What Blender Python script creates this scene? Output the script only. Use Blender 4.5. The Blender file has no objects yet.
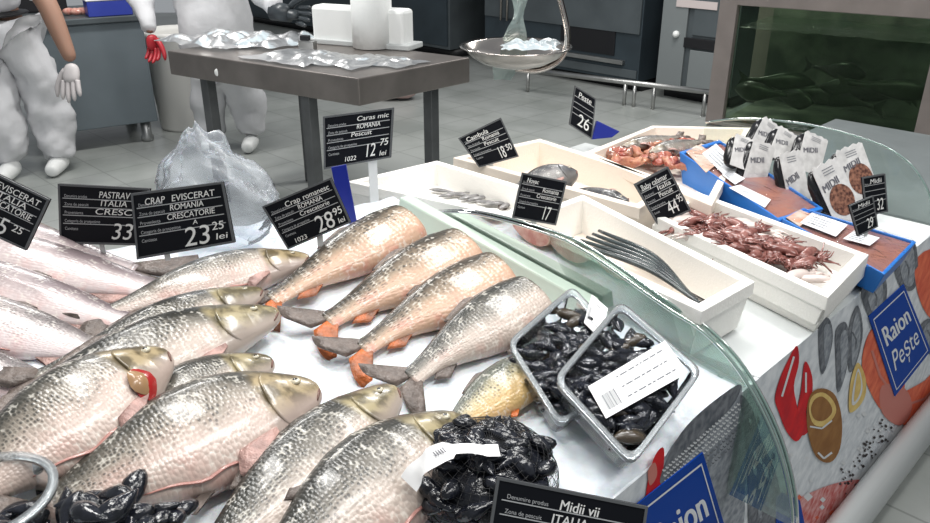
import bpy, bmesh, math, random
from mathutils import Vector as V, Matrix, noise
random.seed(7)
SC = bpy.context.scene
COL = SC.collection
R = math.radians
# ------------------------------------------------------------ camera
F, PITCH, H = 800.0, R(24.3), 1.6
cp, sp = math.cos(PITCH), math.sin(PITCH)
CAM = V((0, 0, H))
cam = bpy.data.cameras.new('camera'); camo = bpy.data.objects.new('camera', cam); COL.objects.link(camo)
camo.location = CAM; camo.rotation_euler = (math.pi/2-PITCH, 0, 0)
cam.sensor_width = 36; cam.lens = F*36/930; cam.clip_start = .05
SC.camera = camo
def ray(u, v): return V((u-465, F*cp-(v-261)*sp, -F*sp-(v-261)*cp))
def onz(u, v, z): r = ray(u, v); return CAM+r*((z-H)/r.z)
def ony(u, v, y): r = ray(u, v); return CAM+r*(y/r.y)
Z0 = .84
O = onz(640, 475, Z0); B = (onz(930, 235, Z0)-O).normalized(); A = V((-B.y, B.x, 0)); UP = V((0, 0, 1))
SL = .12
BN = (UP-A*SL).normalized()
AS = (A+UP*SL).normalized()
def P(a, b, z=0): q = O+A*a+B*b; return V((q.x, q.y, z))
def bed(a, b, h=0): return P(a, b, Z0+a*SL+h)
def onbed(u, v, h=0): r = ray(u, v); return CAM+r*(((O+UP*h)-CAM).dot(BN)/r.dot(BN))
def onface(u, v, a=0): r = ray(u, v); return CAM+r*(((O-CAM).dot(A)+a)/r.dot(A))
def onb(u, v, b): r = ray(u, v); return CAM+r*(((O-CAM).dot(B)+b)/r.dot(B))
def ab(p): return (p-O).dot(A), (p-O).dot(B)
def onplane(u, v, p0, n): r = ray(u, v); return CAM+r*((p0-CAM).dot(n)/r.dot(n))
# ------------------------------------------------------------ materials
MT = {}
def mat(name, col=(.8, .8, .8), rough=.5, metal=0, spec=.5, noise_amt=0, noise_scale=8, bump=0, bump_scale=60, trans=0, ior=1.45, sss=0, coat=0, col2=None, emit=None, alpha=None):
    if name in MT: return MT[name]
    m = bpy.data.materials.new(name); m.use_nodes = True; nt = m.node_tree; N = nt.nodes; L = nt.links
    b = N['Principled BSDF']
    b.inputs['Base Color'].default_value = (*col, 1); b.inputs['Roughness'].default_value = rough
    b.inputs['Metallic'].default_value = metal; b.inputs['Specular IOR Level'].default_value = spec
    b.inputs['Transmission Weight'].default_value = trans; b.inputs['IOR'].default_value = ior
    b.inputs['Coat Weight'].default_value = coat
    if sss:
        b.inputs['Subsurface Weight'].default_value = sss; b.inputs['Subsurface Scale'].default_value = .01
    if emit: b.inputs['Emission Color'].default_value = (*emit[:3], 1); b.inputs['Emission Strength'].default_value = emit[3]
    if noise_amt or bump or col2:
        tc = N.new('ShaderNodeTexCoord')
    if noise_amt or col2:
        n = N.new('ShaderNodeTexNoise'); n.inputs['Scale'].default_value = noise_scale; n.inputs['Detail'].default_value = 5
        L.new(tc.outputs['Object'], n.inputs['Vector'])
        cr = N.new('ShaderNodeValToRGB'); cr.color_ramp.elements[0].position = .35; cr.color_ramp.elements[1].position = .65
        c2 = col2 or tuple(max(0, c*(1-noise_amt)) for c in col)
        cr.color_ramp.elements[0].color = (*c2, 1); cr.color_ramp.elements[1].color = (*col, 1)
        L.new(n.outputs['Fac'], cr.inputs['Fac']); L.new(cr.outputs['Color'], b.inputs['Base Color'])
    if bump:
        n = N.new('ShaderNodeTexNoise'); n.inputs['Scale'].default_value = bump_scale; n.inputs['Detail'].default_value = 4
        L.new(tc.outputs['Object'], n.inputs['Vector'])
        bp = N.new('ShaderNodeBump'); bp.inputs['Strength'].default_value = bump; bp.inputs['Distance'].default_value = .01
        L.new(n.outputs['Fac'], bp.inputs['Height']); L.new(bp.outputs['Normal'], b.inputs['Normal'])
    MT[name] = m; return m
def film(name, tint=(1, 1, 1), gloss=.12, rough=.05, opaque=0, ocol=(.9, .93, .95), bump=0, bscale=30, ior=1.45):
    """thin clear sheet: transparent + a glossy coat + optional milky share"""
    if name in MT: return MT[name]
    m = bpy.data.materials.new(name); m.use_nodes = True; nt = m.node_tree; N = nt.nodes; L = nt.links
    for n in list(N): N.remove(n)
    out = N.new('ShaderNodeOutputMaterial'); t = N.new('ShaderNodeBsdfTransparent'); t.inputs['Color'].default_value = (*tint, 1)
    g = N.new('ShaderNodeBsdfGlossy'); g.inputs['Roughness'].default_value = rough
    d = N.new('ShaderNodeBsdfPrincipled'); d.inputs['Base Color'].default_value = (*ocol, 1); d.inputs['Roughness'].default_value = .3
    m1 = N.new('ShaderNodeMixShader'); m1.inputs[0].default_value = opaque
    L.new(t.outputs[0], m1.inputs[1]); L.new(d.outputs[0], m1.inputs[2])
    lw = N.new('ShaderNodeFresnel'); lw.inputs['IOR'].default_value = ior
    mx = N.new('ShaderNodeMath'); mx.operation = 'ADD'; mx.inputs[1].default_value = gloss*.3; mx.use_clamp = True
    m2 = N.new('ShaderNodeMixShader'); L.new(lw.outputs[0], mx.inputs[0]); L.new(mx.outputs[0], m2.inputs[0])
    L.new(m1.outputs[0], m2.inputs[1]); L.new(g.outputs[0], m2.inputs[2]); L.new(m2.outputs[0], out.inputs['Surface'])
    if bump:
        tc = N.new('ShaderNodeTexCoord'); n = N.new('ShaderNodeTexNoise'); n.inputs['Scale'].default_value = bscale; n.inputs['Detail'].default_value = 3
        n.inputs['Distortion'].default_value = 1.5
        L.new(tc.outputs['Object'], n.inputs['Vector']); bp = N.new('ShaderNodeBump'); bp.inputs['Strength'].default_value = bump; bp.inputs['Distance'].default_value = .02
        L.new(n.outputs['Fac'], bp.inputs['Height']); L.new(bp.outputs['Normal'], g.inputs['Normal']); L.new(bp.outputs['Normal'], d.inputs['Normal']); L.new(bp.outputs['Normal'], lw.inputs['Normal'])
    MT[name] = m; return m
def fish_mat(name, belly, mid, back, head, dark=.75, sx=66, sy=19, pink=.3, bumpy=.3):
    m = bpy.data.materials.new(name); m.use_nodes = True; nt = m.node_tree; N = nt.nodes; L = nt.links
    b = N['Principled BSDF']; b.inputs['Roughness'].default_value = .28; b.inputs['Specular IOR Level'].default_value = .6
    b.inputs['Coat Weight'].default_value = .35; b.inputs['Coat Roughness'].default_value = .12
    uv = N.new('ShaderNodeUVMap'); uv.uv_map = 'UVMap'; sep = N.new('ShaderNodeSeparateXYZ'); L.new(uv.outputs[0], sep.inputs[0])
    tc = N.new('ShaderNodeTexCoord')
    def nz(scale, detail=4, src=None):
        n = N.new('ShaderNodeTexNoise'); n.inputs['Scale'].default_value = scale; n.inputs['Detail'].default_value = detail
        L.new((src or tc.outputs['Object']), n.inputs['Vector']); return n.outputs['Fac']
    def mth(op, a, c=None, clamp=False):
        n = N.new('ShaderNodeMath'); n.operation = op; n.use_clamp = clamp
        for i, x in enumerate((a, c)):
            if x is None: continue
            if isinstance(x, (int, float)): n.inputs[i].default_value = x
            else: L.new(x, n.inputs[i])
        return n.outputs[0]
    def ramp(f, els):
        n = N.new('ShaderNodeValToRGB'); e = n.color_ramp.elements
        while len(e) < len(els): e.new(.5)
        for i, (p, c) in enumerate(els): e[i].position = p; e[i].color = (*c, 1) if len(c) == 3 else c
        L.new(f, n.inputs['Fac']); return n.outputs['Color']
    def mix(f, a, c, mode='MIX'):
        n = N.new('ShaderNodeMix'); n.data_type = 'RGBA'; n.blend_type = mode
        for i, x in ((0, f), (6, a), (7, c)):
            if isinstance(x, (int, float)): n.inputs[i].default_value = x
            elif isinstance(x, tuple): n.inputs[i].default_value = (*x, 1)
            else: L.new(x, n.inputs[i])
        return n.outputs[2]
    big = nz(14)
    vv = mth('ADD', sep.outputs['Y'], mth('MULTIPLY', mth('SUBTRACT', big, .5), .45))
    base = ramp(vv, [(.0, belly), (.33, belly), (.55, mid), (.8, back), (1, tuple(c*.6 for c in back))])
    # pink blotches low on the flank
    pk = ramp(nz(22), [(.5, (0, 0, 0)), (.68, (1, 1, 1))])
    low = ramp(sep.outputs['Y'], [(.2, (1, 1, 1)), (.6, (0, 0, 0))])
    base = mix(mth('MULTIPLY', mth('MULTIPLY', pk, low), pink), base, (.62, .22, .18))
    # scales in staggered rows
    mp = N.new('ShaderNodeMapping'); mp.inputs['Scale'].default_value = (sx, sy, 1); L.new(uv.outputs[0], mp.inputs[0])
    vo = N.new('ShaderNodeTexVoronoi'); vo.inputs['Scale'].default_value = 1; vo.inputs['Randomness'].default_value = .55; L.new(mp.outputs[0], vo.inputs['Vector'])
    edge = ramp(vo.outputs['Distance'], [(.26, (1, 1, 1)), (.42, (0, 0, 0))])
    centre = ramp(vo.outputs['Distance'], [(.50, (0, 0, 0)), (.62, (1, 1, 1))])
    patch = ramp(nz(24, 4), [(.36, (0, 0, 0)), (.50, (1, 1, 1))])
    bodymask = ramp(sep.outputs['X'], [(.225, (0, 0, 0)), (.25, (1, 1, 1))])
    up = ramp(vv, [(.3, (.06, .06, .06)), (.5, (1, 1, 1))])
    f = mth('MULTIPLY', mth('MULTIPLY', edge, patch), mth('MULTIPLY', up, mth('MULTIPLY', bodymask, dark)))
    base = mix(f, base, (.025, .025, .022))
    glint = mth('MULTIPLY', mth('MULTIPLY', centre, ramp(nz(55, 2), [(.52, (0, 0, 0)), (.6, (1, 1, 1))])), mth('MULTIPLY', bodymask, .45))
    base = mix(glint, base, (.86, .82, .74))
    hc = mix(ramp(nz(38, 5), [(.42, (0, 0, 0)), (.58, (1, 1, 1))]), tuple(min(1, c*1.7+.05) for c in head), tuple(c*.6 for c in head))
    hc = mix(ramp(sep.outputs['Y'], [(.15, (1, 1, 1)), (.42, (0, 0, 0))]), hc, tuple(c*.75 for c in belly))
    hc = mix(ramp(sep.outputs['Y'], [(.72, (0, 0, 0)), (.95, (1, 1, 1))]), hc, tuple(c*.8 for c in back))
    base = mix(bodymask, hc, base)
    L.new(base, b.inputs['Base Color'])
    bp = N.new('ShaderNodeBump'); bp.inputs['Strength'].default_value = bumpy; bp.inputs['Distance'].default_value = .004
    hgt = mth('ADD', mth('MULTIPLY', mth('MULTIPLY', vo.outputs['Distance'], bodymask), -1), mth('MULTIPLY', nz(60, 3), .5))
    L.new(hgt, bp.inputs['Height']); L.new(bp.outputs['Normal'], b.inputs['Normal'])
    return m
FM = {
 'carp': fish_mat('carp_skin', (.58, .46, .40), (.31, .27, .225), (.065, .06, .048), (.20, .15, .075)),
 'dark': fish_mat('dark_carp_skin', (.54, .45, .39), (.22, .20, .17), (.035, .034, .028), (.18, .145, .07), dark=.85, pink=.25),
 'tail': fish_mat('orange_carp_skin', (.62, .40, .28), (.32, .245, .175), (.055, .043, .030), (.5, .4, .3), dark=.8, sx=46, sy=15, pink=.6),
 'gold': fish_mat('golden_carp_skin', (.62, .42, .18), (.50, .42, .24), (.12, .13, .10), (.4, .35, .2), dark=.8, sx=52, sy=16, pink=.2),
 'pink': fish_mat('pink_silver_skin', (.66, .56, .55), (.50, .41, .41), (.24, .19, .20), (.55, .47, .44), dark=.12, sx=60, sy=22, pink=.4, bumpy=.12),
 'spot': fish_mat('spotted_silver_skin', (.72, .62, .62), (.50, .43, .42), (.20, .17, .17), (.5, .42, .4), dark=.7, sx=70, sy=26, pink=.35, bumpy=.15),
}
white_eps = mat('foam_white', (.86, .84, .80), .6, bump=.15, bump_scale=180, spec=.3)
cream_eps = mat('foam_cream', (.84, .75, .66), .6, bump=.15, bump_scale=180, spec=.3)
ice_m = mat('crushed_ice', (.84, .88, .92), .3, bump=.5, bump_scale=45, col2=(.74, .79, .84), noise_scale=30, sss=.15)
steel = mat('brushed_steel', (.50, .50, .49), .38, 1, noise_amt=.25, noise_scale=5)
steel_dark = mat('dark_steel', (.13, .135, .14), .35, .6, noise_amt=.3, noise_scale=6)
steel_brown = mat('worktable_steel', (.26, .235, .22), .38, .7, noise_amt=.25, noise_scale=5)
chrome = mat('chrome', (.50, .46, .43), .16, 1, bump=.1, bump_scale=20)
slate = mat('slate_panel', (.045, .062, .075), .4, .3, noise_amt=.25, noise_scale=3)
slate2 = mat('grey_cabinet', (.10, .118, .128), .4, .3, noise_amt=.25, noise_scale=3)
black = mat('black', (.008, .008, .010), .45)
black_gl = mat('black_gloss', (.010, .010, .012), .18)
shell_m = mat('mussel_shell', (.006, .007, .010), .13, coat=.2, col2=(.016, .018, .026), noise_scale=60, bump=.25, bump_scale=70)
shell_b = mat('brown_mussel_shell', (.05, .035, .02), .25, coat=.3, bump=.3)
signblack = mat('sign_black', (.006, .007, .010), .55, spec=.15)
signgrey = mat('sign_frame', (.10, .105, .11), .4)
chalk = mat('chalk', (.78, .78, .76), .8)
chalk2 = mat('sign_print', (.42, .43, .44), .7)
paper = mat('white_paper', (.84, .84, .84), .6, noise_amt=.06)
ink = mat('ink', (.12, .12, .14), .7)
blue = mat('blue_print', (.004, .055, .34), .6, spec=.1)
bluebox = mat('blue_plastic', (.02, .17, .55), .35)
navy = mat('navy_plastic', (.01, .02, .22), .35)
white_pl = mat('white_plastic', (.78, .79, .78), .4)
cloth = mat('white_cloth', (.66, .66, .68), .85, bump=.5, bump_scale=14, noise_amt=.12, noise_scale=6)
skin = mat('skin', (.30, .17, .12), .55, sss=.1)
rubber = mat('dark_rubber_glove', (.035, .042, .048), .35)
latex = mat('white_latex_glove', (.50, .47, .47), .5)
redm = mat('red_glove', (.38, .02, .03), .4)
flesh = mat('fish_flesh', (.72, .42, .34), .35, col2=(.55, .2, .16), noise_scale=50, coat=.2)
blood = mat('red_gill', (.35, .02, .02), .2, coat=.4)
eye_w = mat('fish_eye_ring', (.55, .50, .38), .15, coat=.5)
eye_b = mat('fish_pupil', (.01, .01, .01), .08, coat=.6)
fin_g = mat('grey_fin', (.20, .16, .14), .35, bump=.5, bump_scale=90, noise_amt=.5, noise_scale=40)
fin_o = mat('orange_fin', (.62, .16, .04), .35, bump=.5, bump_scale=90, col2=(.22, .10, .06), noise_scale=30)
fin_p = mat('pink_fin', (.55, .34, .30), .35, bump=.5, bump_scale=90, noise_amt=.5, noise_scale=40)
clear = film('clear_plastic', (.95, .97, .97), .10, .08, .10)
trayrim = film('frosted_plastic', (.9, .93, .95), .02, .25, .24, (.72, .77, .80))
bagfilm = film('bag_film', (.95, .97, 1), .0, .2, .26, (.78, .82, .86), bump=.4, bscale=14, ior=1.25)
glass_g = film('counter_glass', (.80, .90, .86), .04, .02, .14, (.36, .45, .41))
glass_e = film('glass_edge', (.55, .75, .68), .25, .06, .55, (.30, .42, .38))
# ------------------------------------------------------------ object helpers
def tag(o, label=None, cat=None, group=None, kind=None):
    if label: o['label'] = label
    if cat: o['category'] = cat
    if group: o['group'] = group
    if kind: o['kind'] = kind
    return o
def thing(name, loc, label, cat, group=None):
    o = bpy.data.objects.new(name, None); COL.objects.link(o); o.location = loc; o.empty_display_size = .05
    return tag(o, label, cat, group)
WL = {}
def wloc(p):
    l = V((0, 0, 0))
    while p is not None: l += p.location; p = p.parent
    return l
def obj(name, bm, m, parent=None, smooth=True, bevel=0, mods=None, base=True):
    ms = m if isinstance(m, (list, tuple)) else [m]
    me = bpy.data.meshes.new(name)
    if parent is not None: off = wloc(parent); loc = V((0, 0, 0))
    elif base and len(bm.verts):
        xs = [v.co for v in bm.verts]; mn = V([min(c[i] for c in xs) for i in range(3)]); mx = V([max(c[i] for c in xs) for i in range(3)])
        off = V(((mn.x+mx.x)/2, (mn.y+mx.y)/2, mn.z)); loc = off
    else: off = V((0, 0, 0)); loc = off
    for v in bm.verts: v.co -= off
    bm.to_mesh(me); bm.free()
    for x in ms: me.materials.append(x)
    for p in me.polygons: p.use_smooth = smooth
    o = bpy.data.objects.new(name, me); COL.objects.link(o); o.location = loc
    if parent is not None: o.parent = parent
    if bevel:
        b = o.modifiers.new('bevel', 'BEVEL'); b.width = bevel; b.segments = 2; b.limit_method = 'ANGLE'
        me.polygons.foreach_set('use_smooth', [False]*len(me.polygons))
    for k in (mods or []): k(o)
    return o
def BM(): return bmesh.new()
def hexa(bm, c, mi=0):
    """8 corners: bottom 4 ring then top 4 ring"""
    v = [bm.verts.new(x) for x in c]
    for f in ((3, 2, 1, 0), (4, 5, 6, 7), (0, 1, 5, 4), (1, 2, 6, 5), (2, 3, 7, 6), (3, 0, 4, 7)):
        try: bm.faces.new([v[i] for i in f]).material_index = mi
        except ValueError: pass
    return v
def box(bm, c, s, ax=None, ay=None, mi=0):
    ax = ax or V((1, 0, 0)); ay = ay or V((0, 1, 0)); c = V(c)
    cs = []
    for z in (-.5, .5):
        for x, y in ((-.5, -.5), (.5, -.5), (.5, .5), (-.5, .5)): cs.append(c+ax*x*s[0]+ay*y*s[1]+UP*z*s[2])
    hexa(bm, cs, mi)
def slab(bm, q, n, t, mi=0):
    """quad q (4 points) thickened by t along n"""
    q = [V(x) for x in q]; hexa(bm, [x-n*t for x in q]+q, mi)
def poly(bm, pts, mi=0):
    v = [bm.verts.new(p) for p in pts]
    try: f = bm.faces.new(v); f.material_index = mi; return f
    except ValueError: return None
def tube(bm, pts, rads, seg=10, mi=0, sq=(1, 1), cap=True, up=None):
    pts = [V(p) for p in pts]
    if not isinstance(rads, (list, tuple)): rads = [rads]*len(pts)
    n = len(pts); rings = []; up = up or V((0, 0, 1)); prev = None
    for i in range(n):
        t = (pts[min(i+1, n-1)]-pts[max(i-1, 0)]).normalized()
        if prev is None:
            s = t.cross(up)
            if s.length < 1e-3: s = t.cross(V((1, 0, 0)))
        else: s = prev-t*prev.dot(t)
        s.normalize(); prev = s; w = s.cross(t)
        rings.append([bm.verts.new(pts[i]+(s*math.cos(k*math.tau/seg)*sq[0]+w*math.sin(k*math.tau/seg)*sq[1])*rads[i]) for k in range(seg)])
    for i in range(n-1):
        for k in range(seg):
            bm.faces.new((rings[i][k], rings[i][(k+1) % seg], rings[i+1][(k+1) % seg], rings[i+1][k])).material_index = mi
    if cap:
        bm.faces.new(rings[0][::-1]).material_index = mi; bm.faces.new(rings[-1]).material_index = mi
    return rings
def lathe(bm, c, prof, seg=32, mi=0, closed=False):
    rings = []
    for r, z in prof: rings.append([bm.verts.new((c[0]+r*math.cos(k*math.tau/seg), c[1]+r*math.sin(k*math.tau/seg), c[2]+z)) for k in range(seg)])
    m = len(rings)
    for i in range(m if closed else m-1):
        a, b = rings[i], rings[(i+1) % m]
        for k in range(seg): bm.faces.new((a[k], a[(k+1) % seg], b[(k+1) % seg], b[k])).material_index = mi
    return rings
def smooth_path(pts, n=24):
    """Catmull-Rom"""
    pts = [V(p) for p in pts]; q = [pts[0]*2-pts[1]]+pts+[pts[-1]*2-pts[-2]]; out = []
    m = len(pts)-1
    for i in range(n+1):
        t = i/n*m; k = min(int(t), m-1); t -= k; a, b, c, d = q[k:k+4]
        out.append(.5*((2*b)+(c-a)*t+(2*a-5*b+4*c-d)*t*t+(3*b-a-3*c+d)*t**3))
    return out
def skin_mod(o):
    pass
TX = {}
def glyphs(s):
    if s in TX: return TX[s]
    cu = bpy.data.curves.new('t', 'FONT'); cu.body = s; cu.size = 1
    o = bpy.data.objects.new('t', cu); COL.objects.link(o); bpy.context.view_layer.update()
    me = bpy.data.meshes.new_from_object(o.evaluated_get(bpy.context.evaluated_depsgraph_get()))
    vs = [v.co.copy() for v in me.vertices]; fs = [tuple(p.vertices) for p in me.polygons]
    bpy.data.objects.remove(o); bpy.data.curves.remove(cu)
    TX[s] = (vs, fs); return TX[s]
class Plane2:
    """unit-square mapping: x along the top/bottom edge, y upward, off = distance off the surface"""
    def __init__(s, bl, br, tl, tr=None):
        s.bl, s.br, s.tl = V(bl), V(br), V(tl); s.tr = V(tr) if tr else s.br+s.tl-s.bl
        s.n = (s.br-s.bl).cross(s.tl-s.bl).normalized(); s.w = (s.br-s.bl).length; s.h = (s.tl-s.bl).length
    def __call__(s, x, y, off=0): return (s.bl*(1-x)+s.br*x)*(1-y)+(s.tl*(1-x)+s.tr*x)*y+s.n*off
def text(bm, pl, s, x, y, h, mi=0, off=.0008, width=None, shear=0, bold=0, rot=0):
    """h = letter height as a share of the plane's height"""
    vs, fs = glyphs(s); asp = pl.h/pl.w; w = max(v.x for v in vs) or 1; k = h/.7
    kx = k*asp if width is None else width/w
    for dx in ((0,) if not bold else (-bold, bold)):
        m = []
        for v in vs:
            X, Y = (v.x+shear*v.y)*kx, v.y*k
            if rot: X, Y = X*math.cos(rot)-Y*asp*math.sin(rot), Y*math.cos(rot)+X/asp*math.sin(rot)
            m.append(bm.verts.new(pl(x+dx+X, y+Y, off+(.0002 if dx > 0 else 0))))
        for f in fs:
            try: bm.faces.new([m[i] for i in f]).material_index = mi
            except ValueError: pass
def rect(bm, pl, x0, y0, x1, y1, mi=0, off=.0008): poly(bm, [pl(x0, y0, off), pl(x1, y0, off), pl(x1, y1, off), pl(x0, y1, off)], mi)
def copyo(o, loc, rot=None, sc=None, label=None, parent=None):
    c = o.copy(); COL.objects.link(c); c.location = loc
    if rot is not None: c.rotation_euler = rot
    if sc is not None: c.scale = (sc,)*3 if isinstance(sc, (int, float)) else sc
    if label: c['label'] = label
    return c
# ------------------------------------------------------------ setting
def tile_mat():
    m = bpy.data.materials.new('floor_tiles'); m.use_nodes = True; N = m.node_tree.nodes; L = m.node_tree.links; b = N['Principled BSDF']
    tc = N.new('ShaderNodeTexCoord'); mp = N.new('ShaderNodeMapping'); mp.inputs['Rotation'].default_value = (0, 0, R(45.2)); L.new(tc.outputs['Object'], mp.inputs[0])
    br = N.new('ShaderNodeTexBrick'); br.offset = 0; br.inputs['Scale'].default_value = 1; br.inputs['Mortar Size'].default_value = .006; br.inputs['Brick Width'].default_value = .33; br.inputs['Row Height'].default_value = .33
    br.inputs['Color1'].default_value = (.36, .375, .36, 1); br.inputs['Color2'].default_value = (.33, .345, .335, 1); br.inputs['Mortar'].default_value = (.24, .25, .24, 1); br.inputs['Mortar Smooth'].default_value = .6
    L.new(mp.outputs[0], br.inputs[0])
    n = N.new('ShaderNodeTexNoise'); n.inputs['Scale'].default_value = 2.2; n.inputs['Detail'].default_value = 6; L.new(tc.outputs['Object'], n.inputs[0])
    mx = N.new('ShaderNodeMix'); mx.data_type = 'RGBA'; mx.blend_type = 'MULTIPLY'; mx.inputs[0].default_value = .7
    cr = N.new('ShaderNodeValToRGB'); cr.color_ramp.elements[0].position = .35; cr.color_ramp.elements[0].color = (.62, .64, .62, 1); cr.color_ramp.elements[1].position = .6
    L.new(n.outputs[0], cr.inputs[0]); L.new(br.outputs[0], mx.inputs[6]); L.new(cr.outputs[0], mx.inputs[7]); L.new(mx.outputs[2], b.inputs['Base Color'])
    b.inputs['Roughness'].default_value = .32
    return m
bm = BM(); box(bm, (0, 4, -.05), (16, 18, .1)); tag(obj('floor', bm, tile_mat(), smooth=False), kind='structure')
wallm = mat('back_wall', (.012, .014, .017), .6)
bm = BM(); c = P(0, 6.3, 1.5); box(bm, c, (14, .1, 3.1), A, B); tag(obj('wall_back', bm, wallm, smooth=False), kind='structure')
# appliances along the back wall: faces on the line b = 5.4
BB = 5.4
def aof(u): return ab(onb(u, 60, BB))[0]
def unit(name, u0, u1, z1, m, label, cat, depth=.75, z0=.1, group=None):
    a0, a1 = aof(u0), aof(u1); e = thing(name, P((a0+a1)/2, BB+depth/2, 0), label, cat, group)
    bm = BM(); box(bm, P((a0+a1)/2, BB+depth/2, (z0+z1)/2), (abs(a1-a0)-.01, depth, z1-z0), A, B); obj('body', bm, m, e, bevel=.008)
    bm = BM(); box(bm, P((a0+a1)/2, BB+depth/2+.05, z0/2+.001), (abs(a1-a0)-.05, depth-.12, z0), A, B); obj('plinth', bm, black, e)
    return e, a0, a1
def facebox(e, name, a0, a1, z0, z1, m, t=.02, label=None, bev=.003):
    bm = BM(); box(bm, P((a0+a1)/2, BB-t/2, (z0+z1)/2), (abs(a1-a0), t, z1-z0), A, B); o = obj(name, bm, m, e, bevel=bev)
    if label: o['label'] = label
    return o
def hz(u, v): return onb(u, v, BB).z
e, a0, a1 = unit('tall_cabinet', 200, 372, 2.1, slate, 'dark slate cabinet behind the roll of white paper', 'cabinet')
facebox(e, 'door', a0-.03, (a0+a1)/2+.01, .14, 1.9, slate); facebox(e, 'door', (a0+a1)/2-.01, a1+.03, .14, 1.9, slate)
e, a0, a1 = unit('tall_cabinet', 376, 450, 2.1, slate2, 'blue grey tall cabinet left of the black gap behind the scale pan', 'cabinet')
facebox(e, 'door', a0-.03, a1+.03, .14, 2.0, slate)
e, a0, a1 = unit('rack_oven', 484, 640, 2.1, slate, 'wide dark oven with an open black slot behind the hanging scale pan', 'oven')
facebox(e, 'oven_door', a0-.02, a1+.02, hz(560, 24), 1.9, slate2)
facebox(e, 'oven_opening', aof(560), aof(614), hz(580, 50), hz(580, 26), black, .012, 'black opening')
facebox(e, 'shelf_lip', aof(500), aof(625), hz(580, 57), hz(580, 53), steel, .04, 'light metal lip')
facebox(e, 'lower_panel', a0-.02, a1+.02, .13, hz(560, 58), slate2, .015)
bm = BM(); tube(bm, [P(aof(504), BB-.06, .5), P(aof(504), BB-.06, 1.5)], .014); tube(bm, [P(aof(510), BB-.06, .5), P(aof(510), BB-.06, 1.5)], .012); obj('door_handle', bm, chrome, e)
e, a0, a1 = unit('steel_cabinet', 658, 735, 2.1, slate2, 'grey steel cabinet with a black drawer slot left of the fish tank', 'cabinet')
facebox(e, 'upper_door', aof(690), a1+.03, hz(690, 34), 1.9, slate2); facebox(e, 'side_door', a0-.01, aof(684), .13, 1.9, mat('mid_grey', (.21, .23, .235), .4, .2))
facebox(e, 'drawer_slot', aof(683), aof(716), hz(690, 47), hz(690, 37), black, .025)
facebox(e, 'lower_door', aof(690), a1+.03, .13, hz(690, 49), mat('mid_grey'))
bm = BM(); bmesh.ops.create_uvsphere(bm, u_segments=12, v_segments=8, radius=.03, matrix=Matrix.Translation(P(aof(675), BB-.03, hz(675, 33)))); obj('knob', bm, white_pl, e)
bm = BM(); rr = [onb(677, 3, BB-.02), onb(718, 5, BB-.02)]; box(bm, (rr[0]+rr[1])/2, ((rr[0]-rr[1]).length, .02, .06), A, B); tag(obj('label_strip', bm, mat('pale_pink_strip', (.55, .48, .47), .5), e, smooth=False), 'pale strip')
# guard rail
e = thing('guard_rail', P(aof(620), 5.15, 0), 'low grey metal guard rail along the dark ovens at the back', 'rail')
ra = [onz(525, 69, .2), onz(712, 92, .2)]; bm = BM(); tube(bm, ra, .022); obj('top_rail', bm, steel, e)
for t in (.02, .57, .62, .72, .97):
    q = ra[0].lerp(ra[1], t); bm = BM(); tube(bm, [V((q.x, q.y, 0)), V((q.x, q.y, .19))], .016); obj('post', bm, steel, e)
# ------------------------------------------------------------ steel prep cabinet at the left
q0, q1 = onz(50, 156, 0), onz(157, 141, 0); dx = (q1-q0).normalized(); dy = V((-dx.y, dx.x, 0)); Lc = (q1-q0).length+.06; cc = (q0+q1)/2+dy*.36
e = thing('steel_cabinet', V((cc.x, cc.y, 0)), 'plain blue grey steel counter cabinet on round feet behind the left worker', 'cabinet')
cabm = mat('cabinet_blue_grey', (.15, .18, .20), .5, .3, noise_amt=.12, noise_scale=3)
bm = BM(); box(bm, V((cc.x, cc.y, .5)), (Lc, .74, .7), dx, dy); obj('body', bm, cabm, e, bevel=.006)
bm = BM(); box(bm, V((cc.x, cc.y, .872)), (Lc+.03, .8, .04), dx, dy); obj('countertop', bm, slate2, e, bevel=.006)
for s in (-1, 1):
    for t in (-1, 1):
        q = cc+dx*s*(Lc/2-.08)+dy*t*.3; bm = BM(); lathe(bm, (q.x, q.y, 0), [(0, .002), (.04, .002), (.045, .03), (.035, .05), (.035, .16), (0, .16)], 16); obj('foot', bm, mat('foot_steel', (.35, .36, .36), .35, .8), e)
CT = .893
q = onz(112, 16, CT); bm = BM(); box(bm, q+UP*.05+dy*.1, (.28, .16, .10), dx, dy); box(bm, q+UP*.106+dy*.1, (.29, .17, .012), dx, dy, 1)
tag(obj('storage_box', bm, [mat('blue_tub', (.03, .05, .32), .4), white_pl], bevel=.006), 'dark blue box with white lid on the left steel counter', 'box')
bm = BM()
for k in range(6):
    c = onz(70+k*5, 15, CT)+V((random.uniform(-.02, .02), random.uniform(0, .08), .025)); bmesh.ops.create_icosphere(bm, subdivisions=2, radius=.035, matrix=Matrix.Translation(c) @ Matrix.Diagonal((1.3, .8, .7, 1)))
tag(obj('meat_pile', bm, flesh), 'heap of pale pink fish trimmings on the left steel counter', 'fish', kind='stuff')
bm = BM(); q = onz(40, 12, CT)+dy*.15; box(bm, q+UP*.09, (.36, .3, .18), dx, dy); tag(obj('plastic_crate', bm, black, bevel=.01), 'black crate at the far left on the steel counter', 'crate')
# white bin behind the second worker
q = onz(178, 134, 0)+V((0, .25, 0)); bm = BM(); lathe(bm, (q.x, q.y, 0), [(0, .002), (.19, .002), (.2, .02), (.24, .68), (.255, .70), (.255, .73), (.24, .73), (.23, .69), (.19, .03), (0, .03)], 28)
tag(obj('waste_bin', bm, mat('bin_white', (.74, .73, .70), .5)), 'tall off-white round bin left of the white coated worker', 'bin')
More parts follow.
